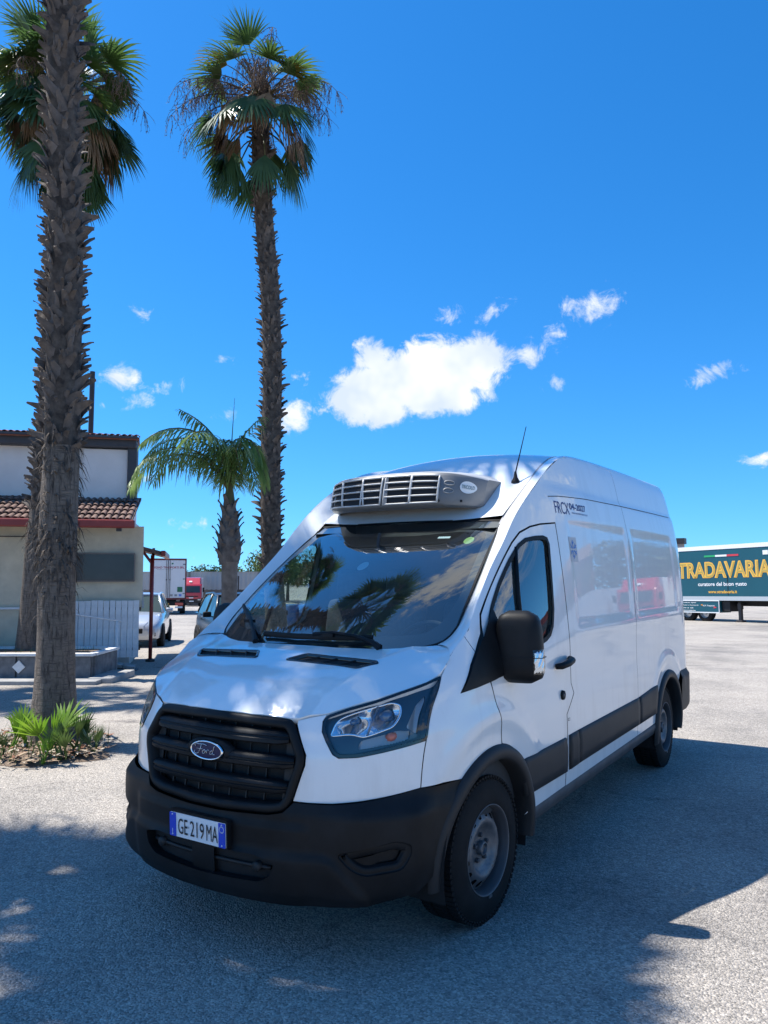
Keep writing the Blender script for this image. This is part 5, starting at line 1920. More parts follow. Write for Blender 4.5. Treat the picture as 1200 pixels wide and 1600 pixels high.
SEED = [fan_frond(81 + i, 84 - 10 * i, 76 - 14 * i, .16 + .05 * i, .30, 12, 46 + 26 * i, .08, [m_young, m_young]) for i in range(3)]
SEEDD = [fan_frond(91 + i, 80, 70 - 12 * i, .18, .30, 14, 40 + 24 * i, .12, [m_weed, m_weed]) for i in range(2)]
def seedling(px, dep, label, sc, bright, seed, cnt):
    rg = random.Random(seed)
    p = spot((px - 600) / 1208.5 * dep, dep, .02)
    s_ = empty('palm_seedling', p)
    tag(s_, label, 'seedling', 'palm seedlings round the nearest palm')
    for i in range(cnt):
        me = rg.choice(SEED if bright else SEEDD)
        k = sc * rg.uniform(.5, .78)
        link('leaf', me, s_, (rg.uniform(-.03, .03), rg.uniform(-.03, .03), 0), (R(rg.uniform(-20, 20)), R(rg.uniform(-8, 14)), 6.28 * i / cnt + rg.uniform(-.5, .5)), (k, k, k))
seedling(33, 7.6, 'bright green palm seedling at the left edge of the soil bed', 1.25, True, 1, 4)
seedling(54, 7.75, 'light green palm seedling left of the trunk foot', 1.1, True, 2, 4)
seedling(88, 7.45, 'tallest bright green palm seedling in front of the trunk foot', 1.5, True, 3, 5)
seedling(80, 7.15, 'low broad yellow-green palm seedling in front of the bed', .9, True, 4, 4)
seedling(108, 7.3, 'thin dull green palm seedling right of the tallest one', 1.15, False, 5, 5)
seedling(132, 7.55, 'dull green palm seedling clump right of the trunk', 1.2, False, 6, 7)
seedling(143, 7.8, 'dull green palm seedling clump behind the bed rim', 1.15, False, 7, 6)
seedling(160, 7.5, 'dark green palm seedling at the right end of the bed', .95, False, 8, 5)
seedling(12, 7.35, 'dry sparse seedling at the picture edge of the bed', .9, False, 9, 4)
mb = MB()
for _ in range(420):
    a, r0 = rg.uniform(0, 6.28), math.sqrt(rg.random()) * .78
    p = Vector((math.cos(a) * r0, math.sin(a) * r0 * .9, .03))
    d = Vector((rg.uniform(-.35, .35), rg.uniform(-.35, .35), 1)).normalized() * rg.uniform(.06, .22)
    w = Vector((rg.uniform(-1, 1), rg.uniform(-1, 1), 0)).normalized() * .004
    mb.add([p - w, p + w, p + d * .6 + w * .7, p + d * .6 - w * .7, p + d + Vector((d.x, d.y, 0)) * .5], [(0, 1, 2, 3), (3, 2, 4)])
wd_ = mb.build('weeds', m_weed, None, loc=bedc)
tag(wd_, 'short green weeds between the seedlings round the nearest palm', 'weeds', kind='stuff')

# ------------------------------------------------------------------ the building behind the palms
m_wall = pbr('cream_wall', (.60, .57, .53), rough=.9, var=.06, vscale=2)
m_wall2 = pbr('white_wall', (.80, .78, .75), rough=.9, var=.05, vscale=2)
m_canvas = pbr('beige_canvas', (.60, .53, .40), rough=.8, var=.12, vscale=2.5, bump=.1, bscale=20)
m_canvas2 = pbr('yellow_canvas', (.56, .51, .35), rough=.8, var=.12, vscale=2)
m_tile = pbr('roof_tile', (.10, .060, .048), rough=.85, var=.5, vscale=6, alt=(.25, .155, .12), bump=.15, bscale=50)
m_tile2 = pbr('roof_tile_red', (.21, .075, .05), rough=.85, var=.3, vscale=6, alt=(.32, .13, .09))
m_gutter = pbr('red_gutter', (.26, .035, .030), rough=.4, var=.1)
m_fascia = pbr('dark_fascia', (.055, .062, .075), rough=.6, var=.1)
m_plank = pbr('weathered_plank', (.60, .62, .64), rough=.85, var=.12, vscale=6, alt=(.80, .81, .81), bump=.2, bscale=40)
m_rail = pbr('white_rail', (.70, .71, .72), rough=.5)
m_pane = pbr('dark_pane', (.035, .036, .036), rough=.3, coat=.3, var=.25, vscale=2)
m_stone = pbr('planter_stone', (.085, .088, .092), rough=.85, var=.35, vscale=5, alt=(.20, .20, .205), bump=.3, bscale=30)
m_cap = pbr('planter_cap', (.72, .71, .69), rough=.8, var=.1)
m_concrete = pbr('concrete', (.30, .295, .285), rough=.9, var=.2, vscale=4, bump=.2, bscale=40)
m_metal = pbr('dark_metal', (.035, .03, .03), rough=.5)
m_wood = pbr('canopy_wood', (.08, .045, .035), rough=.8)

B0 = spot(-4.86, 15.7, 0)
B0.z = ground_z(B0.x, B0.y)
BR = YAW + R(13)
bld = empty('restaurant_building', B0, BR)
tag(bld, 'white two-storey building with tiled roofs and canvas-sided porch behind the palms', 'building')
def bpart(name, m, bevel=0.0, smooth=False, parent=bld, **k):
    return lambda mb: mb.build(name, m, parent, smooth, bevel, **k)
# ground floor behind the canvas
mb = MB(); mb.box((-7.3, 1.5, 1.5), (14.0, 1.6, 3.0)); mb.build('wall', m_wall, bld)
# canvas sides: gently folded sheet
def canvas(name, x0, x1, z0, z1, y0, mat, amp=.035, seed=0):
    rg = random.Random(seed)
    V = []
    nx, nz_ = 44, 18
    ph = [rg.uniform(0, 6.28) for _ in range(4)]
    for i in range(nx + 1):
        for j in range(nz_ + 1):
            x, z = x0 + (x1 - x0) * i / nx, z0 + (z1 - z0) * j / nz_
            w = amp * (math.sin(x * 5 + ph[0] + z * 1.3) * .5 + math.sin(x * 11 + ph[1] - z * 2.5) * .3 + math.sin(x * 2.3 + z * 4 + ph[2]) * .5) * (.3 + .7 * (j / nz_))
            V.append((x, y0 + w, z))
    return link(name, mesh_data(name, V, grid_faces(nx + 1, nz_ + 1), mat, True), bld)
canvas('canvas_side', -1.42, -.02, 1.22, 2.85, .05, m_canvas, .04, 1)
canvas('canvas_side', -2.9, -1.45, .25, 2.85, .08, m_canvas, .03, 2)
canvas('canvas_side', -9.0, -2.93, .25, 2.85, .10, m_canvas2, .03, 3)
mb = MB(); mb.bar((-9, .0, 1.22), (-1.5, .0, 1.22), .03, .04); mb.build('canvas_rail', m_rail, bld)
mb = MB(); mb.bar((-9, .0, 2.62), (-1.5, .0, 2.62), .02, .02); mb.build('canvas_rope', m_metal, bld)
V = [(-.02, .05, 1.2), (.0, .3, 1.2), (-.1, 1.0, 1.2), (-.02, .05, 2.2), (-.10, .3, 2.45), (-.22, 1.0, 2.5), (-.14, .05, 2.85), (-.2, .5, 2.85), (-.28, 1.0, 2.85)]
link('canvas_return', mesh_data('canvas_return', V, [(0, 1, 4, 3), (1, 2, 5, 4), (3, 4, 7, 6), (4, 5, 8, 7)], pbr('grey_canvas', (.36, .35, .34), rough=.8), True), bld)
win = MB(); win.box((-.775, -.015, 2.02), (1.17, .03, .54)); wo = win.build('window', m_pane, bld)
mb = MB()
for a, b in (((-1.37, -.02, 1.745), (-.18, -.02, 1.745)), ((-1.37, -.02, 2.295), (-.18, -.02, 2.295)), ((-1.37, -.02, 1.745), (-1.37, -.02, 2.295)), ((-.18, -.02, 1.745), (-.18, -.02, 2.295))):
    mb.bar(a, b, .02, .03)
mb.build('window_frame', pbr('window_trim', (.20, .17, .15), rough=.6), wo)
# porch roof: barrel tiles in rows above a red gutter
mb = MB()
mb.add([(-12, -.45, 2.93), (-.22, -.45, 2.93), (-.22, 1.75, 3.60), (-12, 1.75, 3.60), (-12, -.45, 2.88), (-.22, -.45, 2.88), (-.22, 1.75, 3.55), (-12, 1.75, 3.55)],
       [(0, 1, 2, 3), (7, 6, 5, 4), (0, 4, 5, 1), (1, 5, 6, 2), (2, 6, 7, 3), (3, 7, 4, 0)])
porch = mb.build('porch_roof', m_wood, bld)
tv = []
K = 7
for t in (0, 1):
    for i in range(K):
        a = math.pi * i / (K - 1)
        r = .060 - .010 * t
        tv.append((math.cos(a) * r, t * .46, math.sin(a) * r * .95))
    for i in range(K):
        a = math.pi * i / (K - 1)
        r = .060 - .010 * t - .012
        tv.append((math.cos(a) * r, t * .46, math.sin(a) * r * .95))
tf = []
for i in range(K - 1):
    tf += [(i, i + 1, 2 * K + i + 1, 2 * K + i), (K + i + 1, K + i, 3 * K + i, 3 * K + i + 1), (i + 1, i, K + i, K + i + 1), (2 * K + i, 2 * K + i + 1, 3 * K + i + 1, 3 * K + i)]
tile_me = mesh_data('roof_tile', tv, tf, m_tile, True)
tile_me.set_sharp_from_angle(angle=R(60))
tile_me2 = tile_me.copy(); tile_me2.materials.clear(); tile_me2.materials.append(m_tile2)
slope = math.atan2(.67, 2.2)
rg = random.Random(6)
for row in range(5):
    for c in range(26):
        o = link('roof_tile', tile_me, porch, (-.30 - c * .128, -.47 + row * .42 * math.cos(slope), 2.935 + row * .42 * math.sin(slope)), (slope - R(3) + rg.uniform(-.02, .02), rg.uniform(-.03, .03), rg.uniform(-.02, .02)), (1, 1, rg.uniform(.9, 1.1)))
mb = MB(); mb.box((-6.2, -.54, 2.86), (12.1, .14, .16)); mb.build('gutter', m_gutter, bld, bevel=.03)
for x in (-.45, -2.9):
    mb = MB(); mb.box((x, -.48, 2.75), (.10, .10, .06)); mb.build('gutter_bracket', m_metal, bld)
# upper storey
mb = MB(); mb.box((-7.45, 2.5, 3.9), (14.0, 1.6, 1.62)); mb.build('upper_wall', m_wall2, bld)
mb = MB(); mb.box((-.95, 1.68, 3.95), (1.0, .22, 1.4)); mb.build('upper_pier', m_wall2, bld)
mb = MB(); mb.box((-7.28, 1.62, 4.78), (13.9, .42, .20)); mb.build('fascia', m_fascia, bld, bevel=.03)
mb = MB(); mb.box((-7.3, 1.52, 4.89), (14.0, .55, .05)); mb.build('fascia_lip', m_fascia, bld)
mb = MB(); mb.box((-.42, 1.70, 4.08), (.20, .40, 1.45)); mb.build('corner_fascia', m_fascia, bld, bevel=.02)
mb = MB()
mb.add([(-14, 1.30, 4.90), (-.26, 1.30, 4.90), (-.42, 3.4, 5.1), (-14, 3.4, 5.1), (-14, 1.30, 4.84), (-.26, 1.30, 4.84), (-.42, 3.4, 5.04), (-14, 3.4, 5.04)], [(0, 1, 2, 3), (7, 6, 5, 4), (0, 4, 5, 1), (1, 5, 6, 2), (2, 6, 7, 3), (3, 7, 4, 0)])
rf = mb.build('main_roof', m_tile2, bld)
for c in range(27):
    link('roof_tile', tile_me2, rf, (-.32 - c * .128, 1.26, 4.90), (R(9) + rg.uniform(-.02, .02), 0, rg.uniform(-.02, .02)), (1.05, 1, 1))
mb = MB(); mb.tube([(-1.52, 3.0, 5.0), (-1.52, 3.0, 6.75)], .06, 8); mb.build('flue_pipe', m_metal, bld)

# plank skirt below the canvas
fence = empty('plank_fence', spot(-4.84, 15.58, B0.z), BR)
tag(fence, 'white upright plank fence under the canvas corner of the porch', 'fence')
x = -.055
rg = random.Random(12)
for i in range(13):
    w = rg.uniform(.100, .118)
    mb = MB(); mb.box((0, 0, .0), (w, .025, 1.12 + rg.uniform(-.015, .015)))
    mb.build('plank', m_plank, fence, bevel=.004, loc=(x - w / 2, rg.uniform(-.006, .006), .80 - .012 * i * 0), rot=(0, rg.uniform(-.008, .008), 0))
    x -= w + .008
for z in (.4, 1.2):
    mb = MB(); mb.bar((-1.5, .04, z), (-.02, .04, z), .04, .05); mb.build('back_rail', m_wood, fence)
# ramp and its handrail
ramp = empty('entrance_ramp', spot(-4.80, 15.25, B0.z), BR)
tag(ramp, 'low sloping paved ramp along the foot of the plank fence', 'ramp')
for i in range(6):
    mb = MB(); mb.box((0, 0, 0), (.215, .42, .06)); mb.build('paver', m_concrete, ramp, bevel=.006, loc=(-.15 - i * .222, .05, .09 + i * .040), rot=(0, R(10), 0))
mb = MB()
mb.add([(0, -.1, -.05), (-1.5, -.1, -.05), (-1.5, -.1, .27), (0, -.1, .03), (0, .3, -.05), (-1.5, .3, -.05), (-1.5, .3, .27), (0, .3, .03)], [(0, 1, 2, 3), (7, 6, 5, 4), (0, 4, 5, 1), (1, 5, 6, 2), (2, 6, 7, 3), (3, 7, 4, 0)])
mb.build('ramp_core', m_stone, ramp)
hr = empty('handrail', spot(-4.80, 15.05, B0.z), BR)
tag(hr, 'white tubular handrail sloping down in front of the plank fence', 'handrail')
mb = MB(); mb.tube([(-1.75, 0, 1.22), (-1.40, 0, 1.17), (-.25, 0, .98)], .018, 8); mb.build('top_rail', m_rail, hr, True)
mb = MB(); mb.tube([(-.33, 0, .99), (-.33, 0, .04)], .020, 8); mb.build('post', m_rail, hr, True)
mb = MB(); mb.tube([(-1.65, 0, 1.20), (-1.65, 0, .04)], .020, 8); mb.build('post', m_rail, hr, True)

# planter with the second palm
pz = ground_z(*spot(-6.3, 13.6, 0).xy)
pl = empty('stone_planter', spot(-4.97, 13.35, pz), YAW)
tag(pl, 'grey stone planter with pale coping and a white diamond tile', 'planter')
mb = MB(); mb.box((-2.6, .60, .22), (5.2, 1.20, .44)); mb.build('planter_body', m_stone, pl)
for i in range(9):
    mb = MB(); mb.box((0, 0, 0), (.40, .05, .36)); mb.build('stone_slab', m_stone, pl, bevel=.012, loc=(-.22 - i * .425, -.015, .25), rot=(0, rg.uniform(-.01, .01), 0))
mb = MB(); mb.box((.005, .6, .25), (.05, 1.1, .36)); mb.build('stone_slab', m_stone, pl, bevel=.012)
for cx, cy, dx, dy in ((-2.6, -.02, 5.28, .14), (-2.6, 1.2, 5.28, .14), (-.01, .59, .14, 1.08)):
    mb = MB(); mb.box((cx, cy, .465), (dx, dy, .05)); mb.build('coping', m_cap, pl, bevel=.008)
mb = MB(); mb.box((0, 0, 0), (.155, .02, .155), Matrix.Rotation(R(45), 3, 'Y')); mb.build('diamond_tile', m_cap, pl, loc=(-1.23, -.05, .26))
mb = MB(); mb.box((0, 0, 0), (.155, .02, .155), Matrix.Rotation(R(45), 3, 'Y')); mb.build('diamond_tile', m_cap, pl, loc=(-2.93, -.05, .26))
mb = MB(); mb.box((-2.6, .59, .44), (5.0, 1.1, .02)); mb.build('planter_soil', m_soil, pl)
mb = MB(); mb.box((-2.5, -.25, .03), (5.5, .5, .10)); mb.build('plinth', m_concrete, pl, bevel=.01)
mb = MB(); mb.box((.22, .35, .03), (.42, 1.2, .14)); mb.build('plinth', m_concrete, pl, bevel=.02)
mb = MB()
for _ in range(90):
    p = Vector((rg.uniform(-2.2, -.3), rg.uniform(.1, 1.1), .45)); h = rg.uniform(.04, .14)
    w = Vector((rg.uniform(-1, 1), rg.uniform(-1, 1), 0)).normalized() * .006
    mb.add([p - w, p + w, p + Vector((rg.uniform(-.05, .05), rg.uniform(-.05, .05), h))], [(0, 1, 2)])
tag(mb.build('planter_weeds', m_weed, pl), kind='stuff')

# lean-to canopy with its red post
cn = empty('porch_canopy', spot(-4.74, 17.4, ground_z(*spot(-4.74, 17.4, 0).xy)), YAW + R(14))
tag(cn, 'small tiled lean-to canopy on a thin red post at the building corner', 'canopy')
mb = MB(); mb.tube([(-.44, 0, 0), (-.44, 0, 2.35)], .042, 10); mb.build('post', m_gutter, cn, True)
mb = MB(); mb.lathe([(.10, 0), (.10, .05), (.06, .07)], 12, 'Z', (-.44, 0, 0)); mb.build('post_base', m_metal, cn)
mb = MB(); mb.bar((-.44, 0, 2.15), (-.70, 0, 2.5), .06, .06); mb.bar((-.44, 0, 2.15), (-.44, .5, 2.5), .06, .06); mb.build('brace', m_gutter, cn)
mb = MB()
mb.add([(-1.6, -.35, 2.78), (-.22, -.35, 2.42), (-.22, 3.0, 2.42), (-1.6, 3.0, 2.78), (-1.6, -.35, 2.70), (-.22, -.35, 2.34), (-.22, 3.0, 2.34), (-1.6, 3.0, 2.70)], [(0, 1, 2, 3), (7, 6, 5, 4), (0, 4, 5, 1), (1, 5, 6, 2), (2, 6, 7, 3), (3, 7, 4, 0)])
mb.build('canopy_roof', m_tile, cn)
mb = MB(); mb.box((-.20, 1.3, 2.38), (.10, 3.4, .12)); mb.build('canopy_gutter', m_gutter, cn, bevel=.02)

# ------------------------------------------------------------------ far boundary
m_sheet = pbr('grey_sheeting', (.34, .345, .35), rough=.6, var=.06, vscale=.5)
m_low = pbr('brown_concrete', (.17, .145, .13), rough=.9, var=.15, vscale=.8)
wl_ = empty('boundary_wall', place(-10, 100), YAW)
tag(wl_, 'long grey corrugated screen on a brown concrete wall at the far end', 'wall')
mb = MB(); mb.box((-34.5, 0, 1.0), (62, .4, 2.1)); mb.build('wall_base', m_low, wl_)
V, F = [], []
n = 400
for i in range(n + 1):
    x = -65 + 61 * i / n
    y = -.25 + (.07 if (i // 2) % 2 else 0)
    V += [(x, y, 2.0), (x, y, 4.25)]
    if i: F.append((2 * i - 2, 2 * i, 2 * i + 1, 2 * i - 1))
link('corrugated_screen', mesh_data('corrugated_screen', V, F, m_sheet), wl_)
mb = MB(); mb.box((-34.5, -.25, 4.28), (62, .16, .08)); mb.build('screen_cap', m_sheet, wl_)
for k in range(7):
    mb = MB(); mb.box((-60 + k * 9, -.35, 2.2), (.22, .2, 4.2)); mb.build('wall_post', m_low, wl_)
gt = empty('yard_gate', place((383 - 600) / 1208.5 * 70, 70), YAW)
tag(gt, 'black metal sliding gate frame standing open near the far wall', 'gate')
for x, h in ((-.95, 3.1), (-.55, 3.1)):
    mb = MB(); mb.box((x, 0, h / 2), (.12, .12, h)); mb.build('post', m_metal, gt)
for z in (.5, 1.25, 1.75):
    mb = MB(); mb.bar((-.9, 0, z), (3.6, 0, z), .08, .10 if z < 1.7 else .22); mb.build('rail', m_metal, gt)
for k in range(6):
    mb = MB(); mb.box((-.4 + k * .75, 0, 1.1), (.06, .06, 1.3)); mb.build('bar', m_metal, gt)

# broad-leaved trees beyond the wall
m_tree = leaf_mat('tree_leaf', (.030, .060, .018), (.070, .115, .030), rough=.6, trans=.2)
m_tree2 = leaf_mat('tree_leaf_light', (.06, .10, .02), (.13, .17, .04), rough=.6, trans=.2)
def tree(px, dep, zt, w, label, mat, seed):
    rg = random.Random(seed)
    p = place((px - 600) / 1208.5 * dep, dep)
    H = zt - p.z
    t = empty('broadleaf_tree', p)
    tag(t, label, 'tree', 'trees beyond the lot')
    mb = MB()
    mb.tube([(0, 0, -.2), (.1, 0, H * .35), (-.1, .1, H * .7)], [.28, .2, .08], 8)
    for k in range(6):
        a = k * 1.05
        mb.tube([(.1, 0, H * (.3 + .04 * k)), (math.cos(a) * w * .28, math.sin(a) * w * .28, H * .6), (math.cos(a) * w * .4, math.sin(a) * w * .4, H * .75)], [.10, .06, .02], 5)
    mb.build('trunk', m_bark, t, True)
    mb = MB()
    clumps = [(rg.uniform(-.5, .5) * w, rg.uniform(-.5, .5) * w, H * rg.uniform(.45, .9), rg.uniform(.16, .26) * w) for _ in range(18)]
    for cx, cy, cz, cr in clumps:
        k = max(.25, 1 - abs(cx) / w * .9)
        cz = H * .45 + (cz - H * .45) * k
        for _ in range(190):
            d = Vector((rg.gauss(0, 1), rg.gauss(0, 1), rg.gauss(0, .8))).normalized() * cr * rg.uniform(.55, 1.0)
            q = Vector((cx, cy, cz)) + d
            if q.z > H: q.z = H - rg.uniform(0, .4)
            a = Vector((rg.gauss(0, 1), rg.gauss(0, 1), rg.gauss(0, 1))).normalized()
            b = a.cross(Vector((rg.gauss(0, 1), rg.gauss(0, 1), rg.gauss(0, 1)))).normalized()
            s = rg.uniform(.10, .22) * max(1, w / 6)
            mb.add([q - a * s, q + b * s * .55, q + a * s, q - b * s * .55], [(0, 1, 2, 3)])
    mb.build('crown', mat, t)
tree(330, 112, 3.45, 7.5, 'low dark green tree showing over the wall left of the feather palm', m_tree, 1)
tree(412, 108, 5.4, 7.5, 'yellow-green tree rising over the wall beside the tall palm', m_tree2, 2)
tree(372, 118, 3.2, 3.5, 'small dark bush top just above the wall right of the feather palm', m_tree, 3)
tree(470, 190, 4.6, 16, 'broad dark tree far beyond the lot, seen through the van cab window', m_tree, 6)
tree(450, 118, 6.2, 8, 'dark tree behind the tall palm foot, mostly hidden by the van', m_tree, 4)
tree(1078, 78, 5.0, 3.6, 'dark green tree peeping over the teal trailer roof by the van tail', m_tree, 5)
ch = empty('chimney_stack', place((1063 - 600) / 1208.5 * 66, 66))
tag(ch, 'pale square chimney stack peeping up behind the teal trailer', 'chimney')
mb = MB(); mb.box((0, 0, 2.9), (.55, .55, 5.9)); mb.build('stack', pbr('chimney_render', (.36, .32, .29), rough=.9), ch)
mb = MB(); mb.box((0, 0, 5.95), (.85, .85, .5)); mb.build('stack_cap', m_metal, ch)

# ------------------------------------------------------------------ other vehicles
m_tyre2 = m_rubber
m_silver = pbr('silver_paint', (.50, .53, .57), rough=.3, metal=.35, coat=1)
m_blackp = pbr('black_paint', (.008, .009, .012), rough=.35, coat=.25)
m_redp = pbr('red_paint', (.42, .012, .028), rough=.35, coat=.8)
m_trail = pbr('trailer_white', (.60, .61, .63), rough=.45, var=.04, vscale=1)
m_maroon = pbr('maroon_frame', (.13, .02, .024), rough=.5)
m_teal = pbr('teal_skin', (.006, .075, .105), rough=.4, var=.08, vscale=.5)
m_skyl = pbr('rail_aluminium', (.50, .52, .53), rough=.4, metal=.3)
m_yell = pbr('letter_yellow', (.80, .44, .06), rough=.5)
m_lett = pbr('letter_white', (.75, .76, .77), rough=.5)
m_carglass = pbr('car_glass', (.02, .045, .05), rough=.06, spec=.5)

def small_wheel(parent, loc, r=.30, w=.19, dual=False):
    """loc: outer face centre, axle along local X"""
    sg = 1 if loc[0] > 0 else -1
    wh = empty('wheel', loc); wh.parent = parent
    wh.rotation_euler = (0, 0, 0 if sg > 0 else math.pi)
    mb = MB()
    mb.lathe([(r * .62, 0), (r * .7, .012), (r * .9, .006), (r, -.03), (r, -w + .03), (r * .9, -w), (r * .6, -w)], 32, 'X')
    mb.build('tyre', m_rubber, wh, True, auto=40)
    mb = MB()
    mb.lathe([(.0, -.03), (r * .18, -.03), (r * .24, -.05), (r * .5, -.06), (r * .56, -.02), (r * .63, .0), (r * .62, -.10)], 28, 'X')
    rm = mb.build('rim', m_steel, wh, True, auto=35)
    for k in range(6):
        a = k * math.pi / 3
        mb = MB(); mb.lathe([(.0, -.035), (r * .07, -.035), (r * .07, -.07)], 8, 'X', (0, math.cos(a) * r * .38, math.sin(a) * r * .38)); mb.build('rim_hole', m_dark, rm)
    return wh

def hatchback(name, label, p, rz, paint):
    c = empty(name, p, rz)
    tag(c, label, 'car')
    # lower body lofted along its length; nose towards local -Y
    ST = [(-1.96, .50, .36, .52), (-1.92, .66, .26, .62), (-1.80, .76, .22, .72), (-1.5, .82, .21, .83), (-1.1, .845, .21, .91), (-.72, .85, .21, .965), (-.2, .855, .21, .985), (.6, .855, .21, 1.0), (1.2, .845, .21, 1.01), (1.65, .81, .23, 1.0), (1.86, .74, .28, .95), (1.93, .62, .36, .86)]
    V = []
    for y, w, zb, zt in ST:
        h = zt - zb
        half = [(0, zb), (w * .80, zb), (w * .97, zb + h * .12), (w, zb + h * .38), (w * .985, zb + h * .68), (w * .95, zb + h * .88), (w * .86, zt), (w * .5, zt + .025), (0, zt + .035)]
        ring = half + [(-x, z) for x, z in half[::-1][1:-1]]
        V += [(x, y, z) for x, z in ring]
    m = 16
    F = grid_faces(len(ST), m, True) + [tuple(range(m)), tuple(range((len(ST) - 1) * m, len(ST) * m))[::-1]]
    body = link('body', mesh_data('body', V, F, paint, True), c)
    body.data.set_sharp_from_angle(angle=R(38))
    # cabin
    CB = [(-.78, .74, .965), (-.10, .585, 1.44), (.45, .60, 1.50), (1.35, .585, 1.46), (1.82, .66, 1.00)]
    V = []
    for y, w, z in CB:
        zb = .97
        V += [(-.80, y, zb), (-w, y, z), (-w * .5, y, z + .02), (w * .5, y, z + .02), (w, y, z), (.80, y, zb)]
    F = grid_faces(len(CB), 6)
    rooff = [f for f in F]
    fm = []
    for i in range(4):
        for j in range(5):
            side = j in (0, 4)
            glassy = side or i in (0, 3)
            fm.append(1 if glassy else 0)
    cab = link('cabin', mesh_data('cabin', V, F, [paint, m_carglass], False, fm), c)
    mb = MB()
    for sg in (-1, 1):
        mb.tube([(sg * .79, -.80, .96), (sg * .595, -.10, 1.445), (sg * .61, .45, 1.505), (sg * .595, 1.35, 1.465), (sg * .70, 1.84, 1.0)], .035, 6)
        mb.tube([(sg * .80, .42, .97), (sg * .605, .42, 1.50)], .03, 6)
    mb.tube([(-.59, -.10, 1.45), (0, -.13, 1.47), (.59, -.10, 1.45)], .03, 6)
    mb.build('window_pillars', paint, c, True)
    for sg in (-1, 1):
        mb = MB()
        q = [(sg * .36, -1.93, .62), (sg * .60, -1.84, .60), (sg * .74, -1.66, .66), (sg * .78, -1.42, .80), (sg * .66, -1.56, .80), (sg * .46, -1.80, .73)]
        mb.add([(x, y - .015, z + .005) for x, y, z in q] + [(0 + x * .98, y + .05, z) for x, y, z in q], [(0, 1, 2, 3, 4, 5)] + [(i, (i + 1) % 6, 6 + (i + 1) % 6, 6 + i) for i in range(6)])
        mb.build('headlight', pbr('car_lamp', (.42, .45, .47), rough=.12, metal=.5, coat=1), c)
        mb = MB(); mb.box((sg * .95, -.55, 1.02), (.20, .10, .13)); mb.build('mirror', paint if paint is m_silver else m_plastic, c, True, bevel=.03)
        mb = MB(); mb.box((sg * .62, 1.90, .78), (.16, .06, .30)); mb.build('tail_light', m_red, c, bevel=.02)
        mb = MB(); mb.box((sg * .864, .62, .86), (.02, .16, .03)); mb.build('door_handle', m_plastic, c)
        for y in (-1.22, 1.22):
            mb = MB(); mb.lathe([(.36, sg * .80), (.36, sg * .866), (.0, sg * .866)], 24, 'X', (0, y, .31)); mb.build('wheel_arch', m_dark, c)
            small_wheel(c, (sg * .872, y, .30), .30, .19)
    mb = MB(); mb.box((0, -1.945, .50), (.70, .05, .14)); mb.build('grille', m_dark, c, bevel=.02)
    for sg in (-1, 1):
        mb = MB(); mb.box((sg * .58, -1.88, .40), (.22, .06, .13)); mb.build('fog_light', m_dark, c, bevel=.03)
    mb = MB(); mb.box((0, -1.985, .42), (.36, .015, .10)); mb.build('number_plate', m_plate, c)
    mb = MB(); mb.box((0, -1.97, .62), (.14, .03, .05)); mb.build('badge', m_chrome, c, bevel=.01)
    mb = MB(); mb.bar((-.5, -.83, .99), (.15, -.72, 1.03), .015, .02); mb.build('wiper', m_plastic, c)
    return c

p = at_px(219, 23.5)
hatchback('silver_car', 'silver hatchback facing the camera beside the red canopy post', p, YAW + R(11), m_silver)
p = at_px(378, 19.5)
hatchback('black_car', 'black hatchback parked behind the feather palm, left of the van', p, YAW + R(24), m_blackp)

# box trailer seen from behind
def trailer_wheels(parent, ys, w, r=.50):
    for y in ys:
        for sg in (-1, 1):
            small_wheel(parent, (sg * w / 2, y, r), r, .38)

